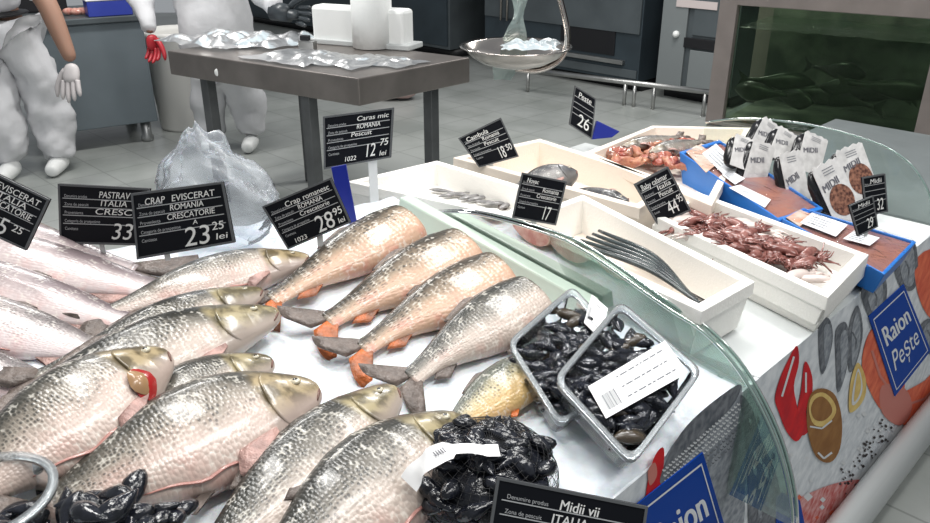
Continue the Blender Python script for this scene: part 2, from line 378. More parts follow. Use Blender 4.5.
# ------------------------------------------------------------ worktable
TZ = .85
t0, t1, t2 = onz(167, 50, TZ), onz(358, 78, TZ), onz(470, 57, TZ); t3 = t0+t2-t1
tx = (t0-t1).normalized(); ty = (t2-t1).normalized()
tc_ = (t0+t2)/2
e = thing('worktable', V((tc_.x, tc_.y, 0)), 'brown grey steel worktable on square legs covered with plastic bags', 'table')
bm = BM(); hexa(bm, [V((q.x, q.y, TZ-.13)) for q in (t0, t1, t2, t3)]+[t0, t1, t2, t3]); obj('table_top', bm, [steel_brown], e, bevel=.006)
for n_, fx, fy in (('a', .83, .07), ('b', .275, .06), ('c', .08, .78), ('d', .79, .84)):
    q = t1+(t0-t1)*fx+(t2-t1)*fy; bm = BM(); box(bm, V((q.x, q.y, (TZ-.13)/2)), (.055, .055, TZ-.132), tx, ty); obj('leg', bm, steel_dark, e, bevel=.004)
bm = BM(); q = onplane(217, 72, t1, (tx.cross(UP)))
for k in range(1):
    bmesh.ops.create_icosphere(bm, subdivisions=2, radius=.016, matrix=Matrix.Translation(q) @ Matrix.Diagonal((.9, .3, 1.3, 1)))
tag(obj('wrapper_scrap', bm, white_pl, e), 'small crumpled white scrap')
# paper roll
q = onz(373, 47, TZ); q = V((q.x, q.y, TZ))
bm = BM(); lathe(bm, q+UP*.002, [(.02, .27), (.105, .27), (.112, .262), (.112, .004), (.10, 0), (.02, 0)], 36, closed=True)
e = thing('paper_roll', q, 'large white roll of paper towel standing on the steel worktable', 'paper roll'); obj('paper', bm, mat('roll_paper', (.70, .71, .70), .9, bump=.2, bump_scale=60), e)
bm = BM(); lathe(bm, q+UP*.002, [(.017, .271), (.021, .271), (.021, -.0), (.017, -.0)], 20, closed=True); obj('core', bm, mat('cardboard', (.25, .2, .15), .8), e)
# white machine
q = onz(352, 46, TZ); e = thing('packing_machine', V((q.x, q.y, TZ)), 'long white plastic packing machine behind the paper roll on the worktable', 'machine')
mx_ = -ty; 
ax_ = (onz(415, 50, TZ)-onz(303, 41, TZ)).normalized(); ay_ = V((-ax_.y, ax_.x, 0)); mid = (onz(303, 41, TZ)+onz(418, 51, TZ))/2+ay_*.05
bm = BM(); box(bm, mid+UP*.105, (.60, .12, .21), ax_, ay_); obj('housing', bm, white_pl, e, bevel=.02)
bm = BM(); box(bm, mid+UP*.016, (.68, .17, .03), ax_, ay_); obj('base_plate', bm, mat('machine_grey', (.5, .52, .52), .4), e, bevel=.006)
# tape dispenser like grey block with black top
q = onz(308, 50, TZ); e = thing('bag_clip', V((q.x, q.y, TZ)), 'small grey block with a black top among the plastic bags', 'clip')
bm = BM(); box(bm, V((q.x, q.y, TZ+.03)), (.10, .04, .05), ax_, ay_); obj('body', bm, steel, e, bevel=.004)
bm = BM(); box(bm, V((q.x-.01, q.y, TZ+.068)), (.05, .035, .026), ax_, ay_); obj('top', bm, black, e, bevel=.004)
# crumpled sheets
def crumple(name, c, sx_, sy_, ax, ay, hgt, m, seed, label, group=None, cat='plastic bag', nrm=UP, n=40, freq=9):
    bm = BM(); g = [[None]*(n+1) for _ in range(n+1)]
    for i in range(n+1):
        for j in range(n+1):
            x, y = i/n-.5, j/n-.5
            w = noise.noise(V((x*3+seed, y*3, seed)))
            rag = 1+.28*w
            edge = max(0, 1-(2*max(abs(x), abs(y)))**3)
            h = .35+.5*noise.noise(V((x*4+seed*3, y*3, seed)))+.8*abs(noise.noise(V((x*freq*.5+seed, y*freq*.3, 3))))+.07*noise.noise(V((x*16, y*16, seed)))
            h = max(0, h)
            g[i][j] = bm.verts.new(c+ax*x*sx_*rag+ay*y*sy_*rag+nrm*(.004+hgt*h*(.25+.75*edge)))
    for i in range(n):
        for j in range(n): bm.faces.new((g[i][j], g[i+1][j], g[i+1][j+1], g[i][j+1]))
    o = obj(name, bm, m); return tag(o, label, cat, group)
sheet = film('bag_sheet', (.96, .98, 1), .0, .3, .62, (.62, .71, .76), bump=.2, bscale=12, ior=1.25)
for k, (u, v, a, b_, h, lb) in enumerate([(218, 44, .52, .36, .10, 'crumpled clear plastic bag at the left end of the worktable'),
        (264, 43, .46, .40, .10, 'crumpled clear plastic bag nearest the white coated worker'),
        (300, 58, .46, .36, .05, 'flattened clear plastic bag in the middle of the front table edge'),
        (343, 62, .44, .32, .045, 'flattened clear plastic bag at the near corner of the worktable'),
        (385, 62, .34, .22, .03, 'flattened clear plastic bag in front of the white paper roll')]):
    c = onz(u, v, TZ); crumple('plastic_bag', V((c.x, c.y, TZ)), a, b_, tx, ty, h, sheet, k*7.3+1, lb, 'clear bags on the worktable')
# floor thing under table
bm = BM(); q = onz(392, 104, 0); bmesh.ops.create_icosphere(bm, subdivisions=3, radius=.2, matrix=Matrix.Translation(V((q.x, q.y+.2, .08))) @ Matrix.Diagonal((1.1, .6, .35, 1)))
for v in bm.verts: v.co += v.normal*.03*noise.noise(v.co*6); v.co.z = max(.004, v.co.z)
tag(obj('sack', bm, mat('pink_sack', (.42, .30, .28), .8)), 'dull pink sack lying on the floor beyond the worktable', 'sack')
# ------------------------------------------------------------ hanging scale
dc = V((.165, 2.66, 1.10))
e = thing('hanging_scale', dc, 'shiny metal scale pan hanging on a curved arm above the counter', 'scale')
bm = BM(); lathe(bm, dc, [(0, 0), (.06, .002), (.11, .016), (.15, .04), (.168, .062), (.182, .066), (.182, .070), (.166, .067), (.148, .045), (.108, .021), (.06, .007), (0, .005)], 48); obj('pan', bm, chrome, e)
arm = [ony(528, 64, 2.66), ony(556, 62, 2.66), ony(566, 48, 2.66), ony(567, 30, 2.66), ony(563, 10, 2.66), ony(556, -14, 2.66), ony(540, -60, 2.66), ony(515, -90, 2.66)]
arm = [dc+V((.0, 0, -.004)), dc+V((.07, 0, -.010))]+[a_ for a_ in arm[1:]]
bm = BM(); tube(bm, smooth_path(arm, 40), .020, 12, sq=(1, .5)); obj('hanger_arm', bm, chrome, e)
bm = BM(); tp = arm[-1]; tube(bm, [tp, V((tp.x, tp.y, 2.4))], .008); lathe(bm, V((tp.x, tp.y, 1.95)), [(0, 0), (.1, 0), (.11, .02), (.11, .25), (.1, .27), (0, .27)], 24); obj('scale_head', bm, steel, e)
bm = BM(); tube(bm, [V((tp.x, tp.y, 2.4)), V((tp.x, tp.y, 3.0))], .006); obj('suspension_rod', bm, chrome, e)
# strip of plastic bag through the pan and a bag on it
bm = BM(); pts = smooth_path([ony(517, -40, 2.74), ony(520, 0, 2.74), ony(516, 30, 2.74)-V((0, 0, 0)), ony(513, 48, 2.85), ony(509, 62, 2.85), ony(502, 78, 2.85)], 24)
vs = []
for i, p_ in enumerate(pts):
    w = .028+.012*math.sin(i*.7)+(.012 if i > 16 else 0); wob = .012*noise.noise(V((i*.4, 0, 2)))
    vs.append([bm.verts.new(p_+V((w*(s-1), .012*math.sin(s*2.2+i*.5), wob))) for s in (0, .5, 1, 1.5, 2)])
for i in range(len(vs)-1):
    for k in range(4): bm.faces.new((vs[i][k], vs[i+1][k], vs[i+1][k+1], vs[i][k+1]))
tag(obj('plastic_strip', bm, film('strip_film', (.8, .93, .9), .2, .2, .55, (.45, .56, .53), bump=.5)), 'pale green plastic strip hanging behind the scale pan', 'plastic strip')
crumple('plastic_bag', dc+V((.05, 0, .055)), .19, .13, V((1, 0, 0)), V((0, 1, 0)), .05, sheet, 3.3, 'crumpled clear bag lying in the hanging scale pan')
# ------------------------------------------------------------ people
def skel(name, verts, edges, m, parent, sub=2, root=0):
    off = wloc(parent); me = bpy.data.meshes.new(name); me.from_pydata([V(v[:3])-off for v in verts], edges, []); me.update()
    o = bpy.data.objects.new(name, me); COL.objects.link(o); o.parent = parent
    s = o.modifiers.new('skin', 'SKIN'); s.use_smooth_shade = True
    for i, v in enumerate(verts):
        r = v[3]; me.skin_vertices[0].data[i].radius = r if isinstance(r, tuple) else (r, r)
    me.skin_vertices[0].data[root].use_root = True
    ss = o.modifiers.new('sub', 'SUBSURF'); ss.levels = ss.render_levels = sub
    dg = bpy.context.evaluated_depsgraph_get(); ev = o.evaluated_get(dg); nm = bpy.data.meshes.new_from_object(ev)
    o.modifiers.clear(); o.data = nm; nm.materials.clear(); nm.materials.append(m)
    for p in nm.polygons: p.use_smooth = True
    return o
def chain(pts):
    return pts, [(i, i+1) for i in range(len(pts)-1)]
def hand(name, wrist, direc, side, m, parent, k=1.0, curl=.35):
    """palm plus five fingers; direc: along the hand, side: towards the thumb"""
    d = direc.normalized(); s = (side-d*side.dot(d)).normalized(); n = d.cross(s)
    vs = [(*wrist, .027*k), (*(wrist+d*.045*k), (.036*k, .022*k)), (*(wrist+d*.085*k), (.036*k, .017*k))]
    ed = [(0, 1), (1, 2)]
    o = skel(name, vs, ed, m, parent, 2)
    bmx = BM()
    for off_, ln, a in ((.030, .066, .12), (.011, .078, .03), (-.009, .072, -.04), (-.028, .056, -.14)):
        p0 = wrist+d*.070*k+s*off_*k; dd = (d+s*a).normalized(); pts = [p0]
        for j in range(1, 5):
            c_ = curl*j*.5; pts.append(pts[-1]+(dd*math.cos(c_)+n*math.sin(c_))*ln*k/3.6)
        tube(bmx, smooth_path(pts, 10), [.0095*k]*7+[.009*k, .0085*k, .007*k, .003*k], 10)
    p0 = wrist+d*.03*k+s*.026*k; pts = [p0, p0+(d*.6+s*.6+n*.2)*.035*k, p0+(d*1.1+s*.75+n*.3)*.055*k, p0+(d*1.5+s*.75+n*.4)*.065*k]
    tube(bmx, smooth_path(pts, 10), [.013*k]*6+[.0115*k, .011*k, .010*k, .008*k, .004*k], 10)
    # join fingers into the hand mesh
    bmh = BM(); bmh.from_mesh(o.data); off = wloc(parent)
    for v in bmx.verts: v.co -= off
    tmp = bpy.data.meshes.new('t'); bmx.to_mesh(tmp); bmx.free(); bmh.from_mesh(tmp); bmh.to_mesh(o.data); bmh.free()
    for p in o.data.polygons: p.use_smooth = True
    return o
def head(c, fwd, parent, hairm):
    fwd = fwd.normalized(); s = fwd.cross(UP)
    Mx = Matrix((( s.x, fwd.x, 0, c.x), (s.y, fwd.y, 0, c.y), (0, 0, 1, c.z), (0, 0, 0, 1)))
    bm = BM(); bmesh.ops.create_uvsphere(bm, u_segments=28, v_segments=20, radius=1)
    for v in bm.verts:
        x, y, z = v.co; w = .078*(1-.28*max(0, -z)**1.5); y2 = y*(.098-.018*max(0, -z)); z2 = z*.118
        if y > .5 and abs(x) < .3:
            nz_ = math.exp(-((z+.12)/.16)**2)*math.exp(-(x/.16)**2); y2 += nz_*.024
            y2 -= .006*math.exp(-((z-.1)/.1)**2); y2 += .006*math.exp(-((z+.42)/.07)**2)*math.exp(-(x/.25)**2)
        v.co = Mx @ V((x*w, y2, z2))
    hd = obj('head', bm, skin, parent)
    for sg in (-1, 1):
        bm = BM(); bmesh.ops.create_icosphere(bm, subdivisions=2, radius=.012, matrix=Mx @ Matrix.Translation((sg*.031, .083, .008))); obj('eye', bm, [white_pl], hd)
        bm = BM(); bmesh.ops.create_icosphere(bm, subdivisions=2, radius=.006, matrix=Mx @ Matrix.Translation((sg*.031, .093, .008))); obj('pupil', bm, [black], hd)
        bm = BM(); bmesh.ops.create_icosphere(bm, subdivisions=2, radius=1, matrix=Mx @ Matrix.Translation((sg*.078, 0, 0)) @ Matrix.Diagonal((.01, .02, .032, 1))); obj('ear', bm, [skin], hd)
    bm = BM(); bmesh.ops.create_icosphere(bm, subdivisions=2, radius=1, matrix=Mx @ Matrix.Translation((0, .083, -.05)) @ Matrix.Diagonal((.026, .01, .006, 1))); obj('mouth', bm, [mat('lips', (.35, .12, .1), .5)], hd)
    bm = BM(); bmesh.ops.create_uvsphere(bm, u_segments=24, v_segments=14, radius=1)
    for v in bm.verts: v.co = Mx @ V((v.co.x*.087, v.co.y*.105-.008, max(v.co.z, -.2+.55*max(0, v.co.y))*.128+.008))
    obj('cap', bm, hairm, parent)
# --- left worker (leaning, mostly outside the frame)
wy = 4.98
fA, fB = V((-2.62, 5.0, 0)), V((-2.86, 4.86, 0))
pel = V((-2.83, 4.98, .95))
eA = thing('person', V((-2.75, 4.95, 0)), 'worker at left edge, white trousers, one bare arm ending in a white glove', 'person')
elb = ony(46, 0, 4.78); wr = ony(72, 62, 4.72)
sh = elb+V((-.20, .05, .24))
bodyv = [(*pel, .10), (pel.x, pel.y, 1.15, .10), (sh.x-.08, sh.y+.05, sh.z+.02, .11), (sh.x-.10, sh.y-.0, sh.z+.13, .05),
         (*sh, .055), (*elb, .062), (*(elb.lerp(wr, .3)), .060), (*wr, .038),
         (pel.x+.11, pel.y, .85, .10), (fA.x-.01, fA.y, .48, .06), (fA.x, fA.y, .08, .04), (fA.x+.02, fA.y-.14, .04, .035),
         (pel.x-.08, pel.y-.02, .85, .10), (fB.x, fB.y, .48, .06), (fB.x, fB.y, .08, .04), (fB.x, fB.y-.14, .04, .035),
         (sh.x-.35, sh.y, sh.z, .055), (sh.x-.5, sh.y-.1, sh.z-.28, .042), (sh.x-.42, sh.y-.3, sh.z-.4, .026)]
skel('body', bodyv, [(0, 1), (1, 2), (2, 3), (2, 4), (4, 5), (5, 6), (6, 7), (0, 8), (8, 9), (9, 10), (10, 11), (0, 12), (12, 13), (13, 14), (14, 15), (2, 16), (16, 17), (17, 18)], skin, eA)
trou = [(pel.x, pel.y, .93, .20), (pel.x+.13, pel.y-.02, .84, .135), (fA.x-.03, fA.y, .6, .14), (fA.x-.01, fA.y, .36, .13), (fA.x+.0, fA.y, .16, .125), (fA.x+.01, fA.y-.03, .05, .10),
        (pel.x-.09, pel.y-.02, .84, .135), (fB.x, fB.y, .5, .14), (fB.x, fB.y, .08, .11)]
def wrinkle(o, amt=.02, fr=7):
    me = o.data
    for v in me.vertices: v.co += v.normal*amt*noise.noise(v.co*fr)*1.2+v.normal*amt*.5*noise.noise(v.co*fr*2.5)
wrinkle(skel('trousers', trou, [(0, 1), (1, 2), (2, 3), (3, 4), (4, 5), (0, 6), (6, 7), (7, 8)], cloth, eA, 3), .035)
wrinkle(skel('tunic', [(pel.x, pel.y, .94, .235), (pel.x-.02, pel.y, 1.22, .21), (sh.x-.08, sh.y+.05, sh.z, .14), (*sh, .085), (*(sh.lerp(elb, .93)), .075), (sh.x-.35, sh.y, sh.z, .08), (sh.x-.48, sh.y-.08, sh.z-.24, .07)],
        [(0, 1), (1, 2), (2, 3), (3, 4), (2, 5), (5, 6)], cloth, eA), .02)
skel('belt', [(pel.x, pel.y-.02, .96, .245), (pel.x, pel.y-.02, 1.01, .245)], [(0, 1)], black, eA)
for f_ in (fA, fB): skel('boot', [(f_.x, f_.y+.03, .07, .062), (f_.x+.01, f_.y-.10, .055, .055), (f_.x+.02, f_.y-.20, .045, .043)], [(0, 1), (1, 2)], white_pl, eA)
head(V((sh.x-.11, sh.y-.1, sh.z+.25)), V((.5, -1, 0)), eA, cloth)
gl = hand('glove', wr, ony(70, 100, 4.62)-wr, V((-1, .2, 0)), latex, eA, 1.5, .12); gl['label'] = 'thin white glove'
# --- second worker in white coat
eB = thing('person', V((-1.65, 5.45, 0)), 'worker in a long white coat behind the worktable with one red and one dark glove', 'person')
p0 = V((-1.62, 5.4, .95)); fC, fD = V((-1.50, 5.50, 0)), V((-1.78, 5.5, 0))
w1 = ony(151, 33, 5.1); w2 = ony(283, 12, 4.95); shl, shr = V((-1.90, 5.35, 1.42)), V((-1.42, 5.35, 1.42)); el1 = V((-2.06, 5.25, 1.16)); el2 = V((-1.32, 5.12, 1.15))
skel('body', [(*p0, .14), (-1.65, 5.38, 1.2, .14), (-1.66, 5.36, 1.4, .12), (-1.66, 5.34, 1.52, .05), (*shl, .055), (*el1, .042), (*w1, .027), (*shr, .055), (*el2, .042), (*w2, .027),
       (-1.53, 5.42, .85, .1), (fC.x, fC.y, .48, .06), (fC.x, fC.y, .08, .04), (fC.x, fC.y-.14, .04, .035), (-1.74, 5.42, .85, .1), (fD.x, fD.y, .48, .06), (fD.x, fD.y, .08, .04), (fD.x, fD.y-.14, .04, .035)],
     [(0, 1), (1, 2), (2, 3), (2, 4), (4, 5), (5, 6), (2, 7), (7, 8), (8, 9), (0, 10), (10, 11), (11, 12), (12, 13), (0, 14), (14, 15), (15, 16), (16, 17)], skin, eB)
wrinkle(skel('coat', [(-1.66, 5.42, .55, .25), (-1.63, 5.42, .78, .27), (-1.63, 5.40, 1.0, .25), (-1.65, 5.38, 1.22, .22), (-1.66, 5.36, 1.42, .15), (*shl, .09), (*el1, .085), (*(el1.lerp(w1, 1.0)), .07), (*shr, .09), (*el2, .085), (*(el2.lerp(w2, .9)), .06)],
      [(0, 1), (1, 2), (2, 3), (3, 4), (4, 5), (5, 6), (6, 7), (4, 8), (8, 9), (9, 10)], cloth, eB), .03)
wrinkle(skel('trousers', [(-1.63, 5.45, .7, .18), (-1.52, 5.45, .45, .13), (fC.x, fC.y, .2, .12), (fC.x, fC.y, .07, .10), (-1.74, 5.45, .45, .13), (fD.x, fD.y, .2, .12), (fD.x, fD.y, .07, .1)], [(0, 1), (1, 2), (2, 3), (0, 4), (4, 5), (5, 6)], cloth, eB), .03)
for f_ in (fC, fD): skel('boot', [(f_.x, f_.y+.03, .07, .062), (f_.x, f_.y-.08, .055, .055), (f_.x, f_.y-.18, .045, .043)], [(0, 1), (1, 2)], white_pl, eB)
head(V((-1.66, 5.3, 1.64)), V((.2, -1, 0)), eB, cloth)
gl = hand('glove', w1, V((.05, -.05, -1)), V((1, -.3, 0)), redm, eB, 1.25, .5); gl['label'] = 'red glove'
gl = hand('glove', w2, ony(325, 20, 4.85)-w2, V((0, .3, 1)), rubber, eB, 1.45, .3); gl['label'] = 'dark rubber glove'
bm = BM(); tube(bm, [w2-(ony(325, 20, 4.85)-w2).normalized()*.07, w2+(ony(325, 20, 4.85)-w2).normalized()*.05], [.058, .05], 16); obj('cuff', bm, rubber, eB)
# ------------------------------------------------------------ fish tank
k0 = onz(723, 121, .6); k1 = onz(911, 150, .6); kd = (k1-k0).normalized(); kd.z = 0; kb = V((-kd.y, kd.x, 0))
if kb.y < 0: kb = -kb
k1e = k1-kd*.0; Lk = (k1e-k0).length; kc = (k0+k1e)/2+kb*.3
e = thing('fish_tank', V((kc.x, kc.y, 0)), 'live fish tank with brown metal frame and murky green water at top right', 'fish tank')
frm = mat('tank_frame', (.27, .235, .22), .4, .4, noise_amt=.15); TK0, TK1 = .6, 1.155
bm = BM(); box(bm, V((kc.x, kc.y, .29)), (Lk+.16, .62, .58), kd, kb); obj('stand', bm, mat('stand_grey', (.22, .245, .25), .4, .35, noise_amt=.15, noise_scale=3), e, bevel=.006)
for s in (0, 1):
    for t in (0, 1):
        q = (k0-kd*.04 if s == 0 else k1e+kd*.04)+kb*(.0+t*.6); bm = BM(); box(bm, V((q.x, q.y, 1.0)), (.085, .05, .83), kd, kb); obj('post', bm, frm, e, bevel=.004)
bm = BM()
for t in (0, .6):
    q = (k0+k1e)/2+kb*t; box(bm, V((q.x, q.y, TK1+.05)), (Lk+.0, .05, .10), kd, kb)
obj('top_rail', bm, frm, e, bevel=.004)
bm = BM(); q = (k0+k1e)/2; box(bm, V((q.x, q.y, .592)), (Lk, .05, .02), kd, kb); obj('bottom_rail', bm, frm, e, bevel=.003)
bm = BM(); box(bm, V((q.x, q.y, .88))+kb*.015, (Lk-.002, .008, .55), kd, kb); obj('front_pane', bm, film('tank_glass', (.64, .72, .62), .0, .02, .03, (.1, .16, .1), ior=1.2), e, smooth=False)
murk = mat('murky_backdrop', (.16, .185, .145), .5, col2=(.03, .042, .033), noise_scale=6)
bm = BM(); box(bm, V((q.x, q.y, .9))+kb*.57, (Lk-.002, .02, .6), kd, kb); box(bm, V((q.x, q.y, .606))+kb*.3, (Lk-.002, .52, .012), kd, kb); obj('tank_lining', bm, murk, e, smooth=False)
bm = BM(); n = 30; g = []
for i in range(n+1):
    g.append([bm.verts.new(V((k0.x, k0.y, 1.05+.008*noise.noise(V((i*.6, j*.7, 1)))))+kd*(Lk*i/n)+kb*(.03+.5*j/10)) for j in range(11)])
for i in range(n):
    for j in range(10): bm.faces.new((g[i][j], g[i+1][j], g[i+1][j+1], g[i][j+1]))
obj('water_surface', bm, film('water', (.6, .75, .6), .5, .08, .12, (.2, .3, .22), bump=.6, bscale=20), e)
tankfish = mat('tank_carp', (.03, .04, .028), .3, noise_amt=.6, noise_scale=30)
tf = None; rnd = random.Random(4)
def simplefish(bm, c, d, n_, L_, hgt, th, bend=0):
    pts = [c+d*L_*(t-.5)+n_*bend*math.sin(t*3.1) for t in [i/12 for i in range(13)]]
    prof = [.12, .5, .8, .97, 1, .95, .85, .7, .52, .36, .24, .2, .2]
    tube(bm, pts, [p*hgt/2 for p in prof], 12, sq=(th, 1))
    e_ = pts[-1]; poly(bm, [e_+UP*hgt*.1, e_+d*.16*L_+UP*hgt*.45, e_+d*.1*L_, e_+d*.16*L_-UP*hgt*.45, e_-UP*hgt*.1])
for i in range(9):
    bm = BM(); c = V((k0.x, k0.y, rnd.uniform(.70, .86)))+kd*(Lk*(.14+.085*i))+kb*rnd.uniform(.12, .42)
    s = rnd.choice((-1, 1)); simplefish(bm, c, (kd*s+kb*rnd.uniform(-.5, .5)).normalized(), kb, rnd.uniform(.26, .36), .10, .55, rnd.uniform(-.02, .02))
    o = obj('carp', bm, tankfish); tag(o, 'dark carp swimming low in the murky green tank', 'fish', 'carp in the tank')
# ------------------------------------------------------------ fish counter
CA1 = 1.12
e = counter = thing('fish_counter', P(.55, .2, 0), 'long white fish counter with a printed front banner and curved end glass', 'counter')
B0, B1, B2, B3 = -1.15, .336, 1.36, 2.3
def back(b_): return .92+.22*(B1-b_) if b_ < B1 else CA1
bm = BM()
for x0, x1, a0_, a1_ in ((B0, B1, back(B0), back(B1-.001)), (B1, B2, CA1, CA1), (B2, B3, .63, .63)):
    hexa(bm, [P(.012, x0, .02), P(.012, x1, .02), P(a1_-.01, x1, .02), P(a0_-.01, x0, .02), P(.012, x0, Z0-.025), P(.012, x1, Z0-.025), P(a1_-.01, x1, Z0-.025), P(a0_-.01, x0, Z0-.025)])
obj('body', bm, white_pl, e, smooth=False)
def deck(x0, x1, nm, m, CA1=CA1):
    bm = BM(); hexa(bm, [P(.02, x0, Z0-.024), P(.02, x1, Z0-.024), P(CA1, x1, Z0-.024), P(CA1, x0, Z0-.024), P(-.001, x0, Z0-.001), P(-.001, x1, Z0-.001), P(CA1, x1, Z0-.001), P(CA1, x0, Z0-.001)])
    return obj(nm, bm, m, e, bevel=.002)
deck(B1+.035, B2-.002, 'display_deck', mat('deck_white', (.66, .69, .69), .35, noise_amt=.08))
deck(B2, B3, 'steel_top', mat('deck_grey', (.20, .225, .23), .45, .3, noise_amt=.12), .64)
# bumper
bm = BM(); tube(bm, [P(-.035, B0, .09), P(-.035, B3, .09)], .055, 14, sq=(.7, 1.4)); obj('bumper_rail', bm, mat('bumper_grey', (.55, .57, .57), .35), e)
# ice bed
n1, n2 = 46, 80; bm = BM(); g = []
bed_edge = back
for i in range(n1+1):
    row = []
    for j in range(n2+1):
        b_ = -1.15+j/n2*(B1-.01+1.15); a_ = .004+i/n1*(bed_edge(b_)-.004); w = .012*noise.noise(V((a_*7, b_*7, 0)))+.006*noise.noise(V((a_*22, b_*22, 3)))
        if i == 0: w = 0
        row.append(bm.verts.new(bed(a_, b_, w)))
    g.append(row)
for i in range(n1):
    for j in range(n2): bm.faces.new((g[i][j], g[i+1][j], g[i+1][j+1], g[i][j+1]))
bmesh.ops.recalc_face_normals(bm, faces=bm.faces)
ext = bmesh.ops.extrude_face_region(bm, geom=bm.faces[:])
for v in [x for x in ext['geom'] if isinstance(x, bmesh.types.BMVert)]: v.co.z -= .0
for i in range(n1+1):
    for j in range(n2+1): g[i][j].co.z = Z0-.023
tag(obj('ice_bed', bm, ice_m, base=True), 'sloping bed of crushed white ice under the whole fish', 'ice', kind='stuff')
# end glass: curved profile, in the plane b = const, two parallel panes
def endglass(bq, px, z_lo, name, shift=0, par=counter, m=glass_g):
    rim = smooth_path([onb(u, v, bq)+B*shift for u, v in px], 40)
    bm = BM(); t = .006
    lo = [V((p_.x, p_.y, min(p_.z-.01, z_lo(ab(p_)[0])))) for p_ in rim]
    for i in range(len(rim)-1): hexa(bm, [lo[i], lo[i]+B*t, lo[i+1]+B*t, lo[i+1], rim[i], rim[i]+B*t, rim[i+1]+B*t, rim[i+1]])
    bmesh.ops.remove_doubles(bm, verts=bm.verts, dist=1e-5)
    bmesh.ops.delete(bm, geom=[f for f in bm.faces if len([1 for ed in f.edges if len(ed.link_faces) > 2]) >= 4], context='FACES')
    o = obj(name, bm, m, par, smooth=False)
    bm = BM(); tube(bm, [p_+B*.003 for p_ in rim], .0035, 8); obj('rim', bm, glass_e, o)
    return o
PX = [(430, 213), (465, 213), (500, 220), (535, 230), (570, 243), (605, 265), (640, 290), (672, 312), (700, 330), (728, 358), (750, 390), (768, 425), (781, 460), (790, 500), (792, 530)]
endglass(.312, PX, lambda a: Z0+max(a, 0)*SL-.0 if a > .0 else .62+.0*a, 'end_glass')
endglass(.312, PX, lambda a: Z0+max(a, 0)*SL-.0 if a > .0 else .62, 'end_glass', .018)
bm = BM()
hexa(bm, [bed(.30, .262, -.01), bed(.30, .306, -.01), bed(.84, .306, -.01), bed(.84, .262, -.01), bed(.30, .275, .035), bed(.30, .306, .035), bed(.84, .306, .045), bed(.84, .275, .045)])
tag(obj('bed_end_wall', bm, mat('pale_green_plastic', (.50, .60, .52), .35), counter, bevel=.004), 'pale green plastic end wall')
PX2 = [(705, 122), (730, 119), (762, 119), (800, 123), (835, 130), (868, 140), (890, 149), (912, 166), (928, 192), (936, 226)]
endglass(B2, PX2, lambda a: Z0-.01, 'end_glass', m=film('faint_glass', (.93, .97, .95), .0, .02, .03, (.36, .45, .41)))
# banner
bann = thing('x', (0, 0, 0), None, None); bpy.data.objects.remove(bann)
bm = BM(); hexa(bm, [P(.011, B0, .03), P(.011, B3, .03), P(.016, B3, .03), P(.016, B0, .03), P(0, B0, Z0-.003), P(0, B3, Z0-.003), P(.008, B3, Z0-.003), P(.008, B0, Z0-.003)])
icep = mat('banner_ice_print', (.80, .82, .84), .6, spec=.15, col2=(.60, .63, .66), noise_scale=34, bump=.0)
banner = obj('printed_banner', bm, icep, counter, smooth=False)
FA = -A
def fpts(pts, off=.0015):
    out = []
    for u, v in pts:
        # banner plane leans back a little towards the foot
        q = onface(u, v, 0); k = (Z0-q.z)/Z0*.0113; q = onface(u, v, k-off); out.append(q)
    return out
def smoothpoly(pts, n=None):
    pp = [V((*p_, 0)) for p_ in pts]; m = len(pp); out = []
    for i in range(m):
        a_, b_, c_, d_ = pp[i-1], pp[i], pp[(i+1) % m], pp[(i+2) % m]
        for t in (0, .25, .5, .75):
            q = .5*((2*b_)+(c_-a_)*t+(2*a_-5*b_+4*c_-d_)*t*t+(3*b_-a_-3*c_+d_)*t**3); out.append((q.x, q.y))
    return out
pm = {}
def pmat(k, c, c2=None, s=40, r=.35):
    m = mat('print_'+k, c, .6, spec=.15, col2=c2, noise_scale=s); return m
mats = [pmat('silver', (.40, .42, .45), (.20, .22, .25), 60), pmat('dark_grey', (.09, .10, .12), (.22, .23, .25), 60), pmat('salmon', (.85, .20, .10), (.66, .11, .06), 25),
        pmat('red', (.72, .015, .02), (.50, .01, .02), 20), pmat('amber', (.36, .17, .05), (.26, .11, .03), 20), pmat('lemon', (.80, .60, .22), (.70, .46, .14), 30),
        pmat('pepper', (.05, .04, .04)), pmat('seafood', (.55, .10, .09), (.75, .42, .40), 45), pmat('light', (.72, .73, .74)), pmat('stripe', (.62, .22, .18))]
bm = BM()
def art(pts, mi, off, sm=True): poly(bm, fpts(smoothpoly(pts) if sm else pts, off), mi)
def lines(pts, w, mi, off):
    for (x0, y0), (x1, y1) in zip(pts, pts[1:]):
        d = math.hypot(x1-x0, y1-y0) or 1; nx, ny = -(y1-y0)/d*w, (x1-x0)/d*w
        art([(x0+nx, y0+ny), (x1+nx, y1+ny), (x1-nx, y1-ny), (x0-nx, y0-ny)], mi, off, False)
# salmon steaks
art([(868, 335), (880, 325), (895, 340), (905, 375), (900, 405), (885, 412), (872, 395), (862, 365)], 2, .0014)
art([(900, 395), (925, 380), (940, 365), (945, 400), (925, 425), (905, 425), (893, 412)], 2, .0016)
art([(915, 262), (935, 250), (945, 290), (935, 320), (920, 300)], 2, .0014)
art([(882, 385), (905, 388), (912, 408), (900, 425), (882, 412)], 9, .0018)
lines([(872, 350), (880, 375), (892, 392)], 1.2, 9, .0021); lines([(905, 405), (925, 398), (938, 385)], 1.2, 9, .0021)
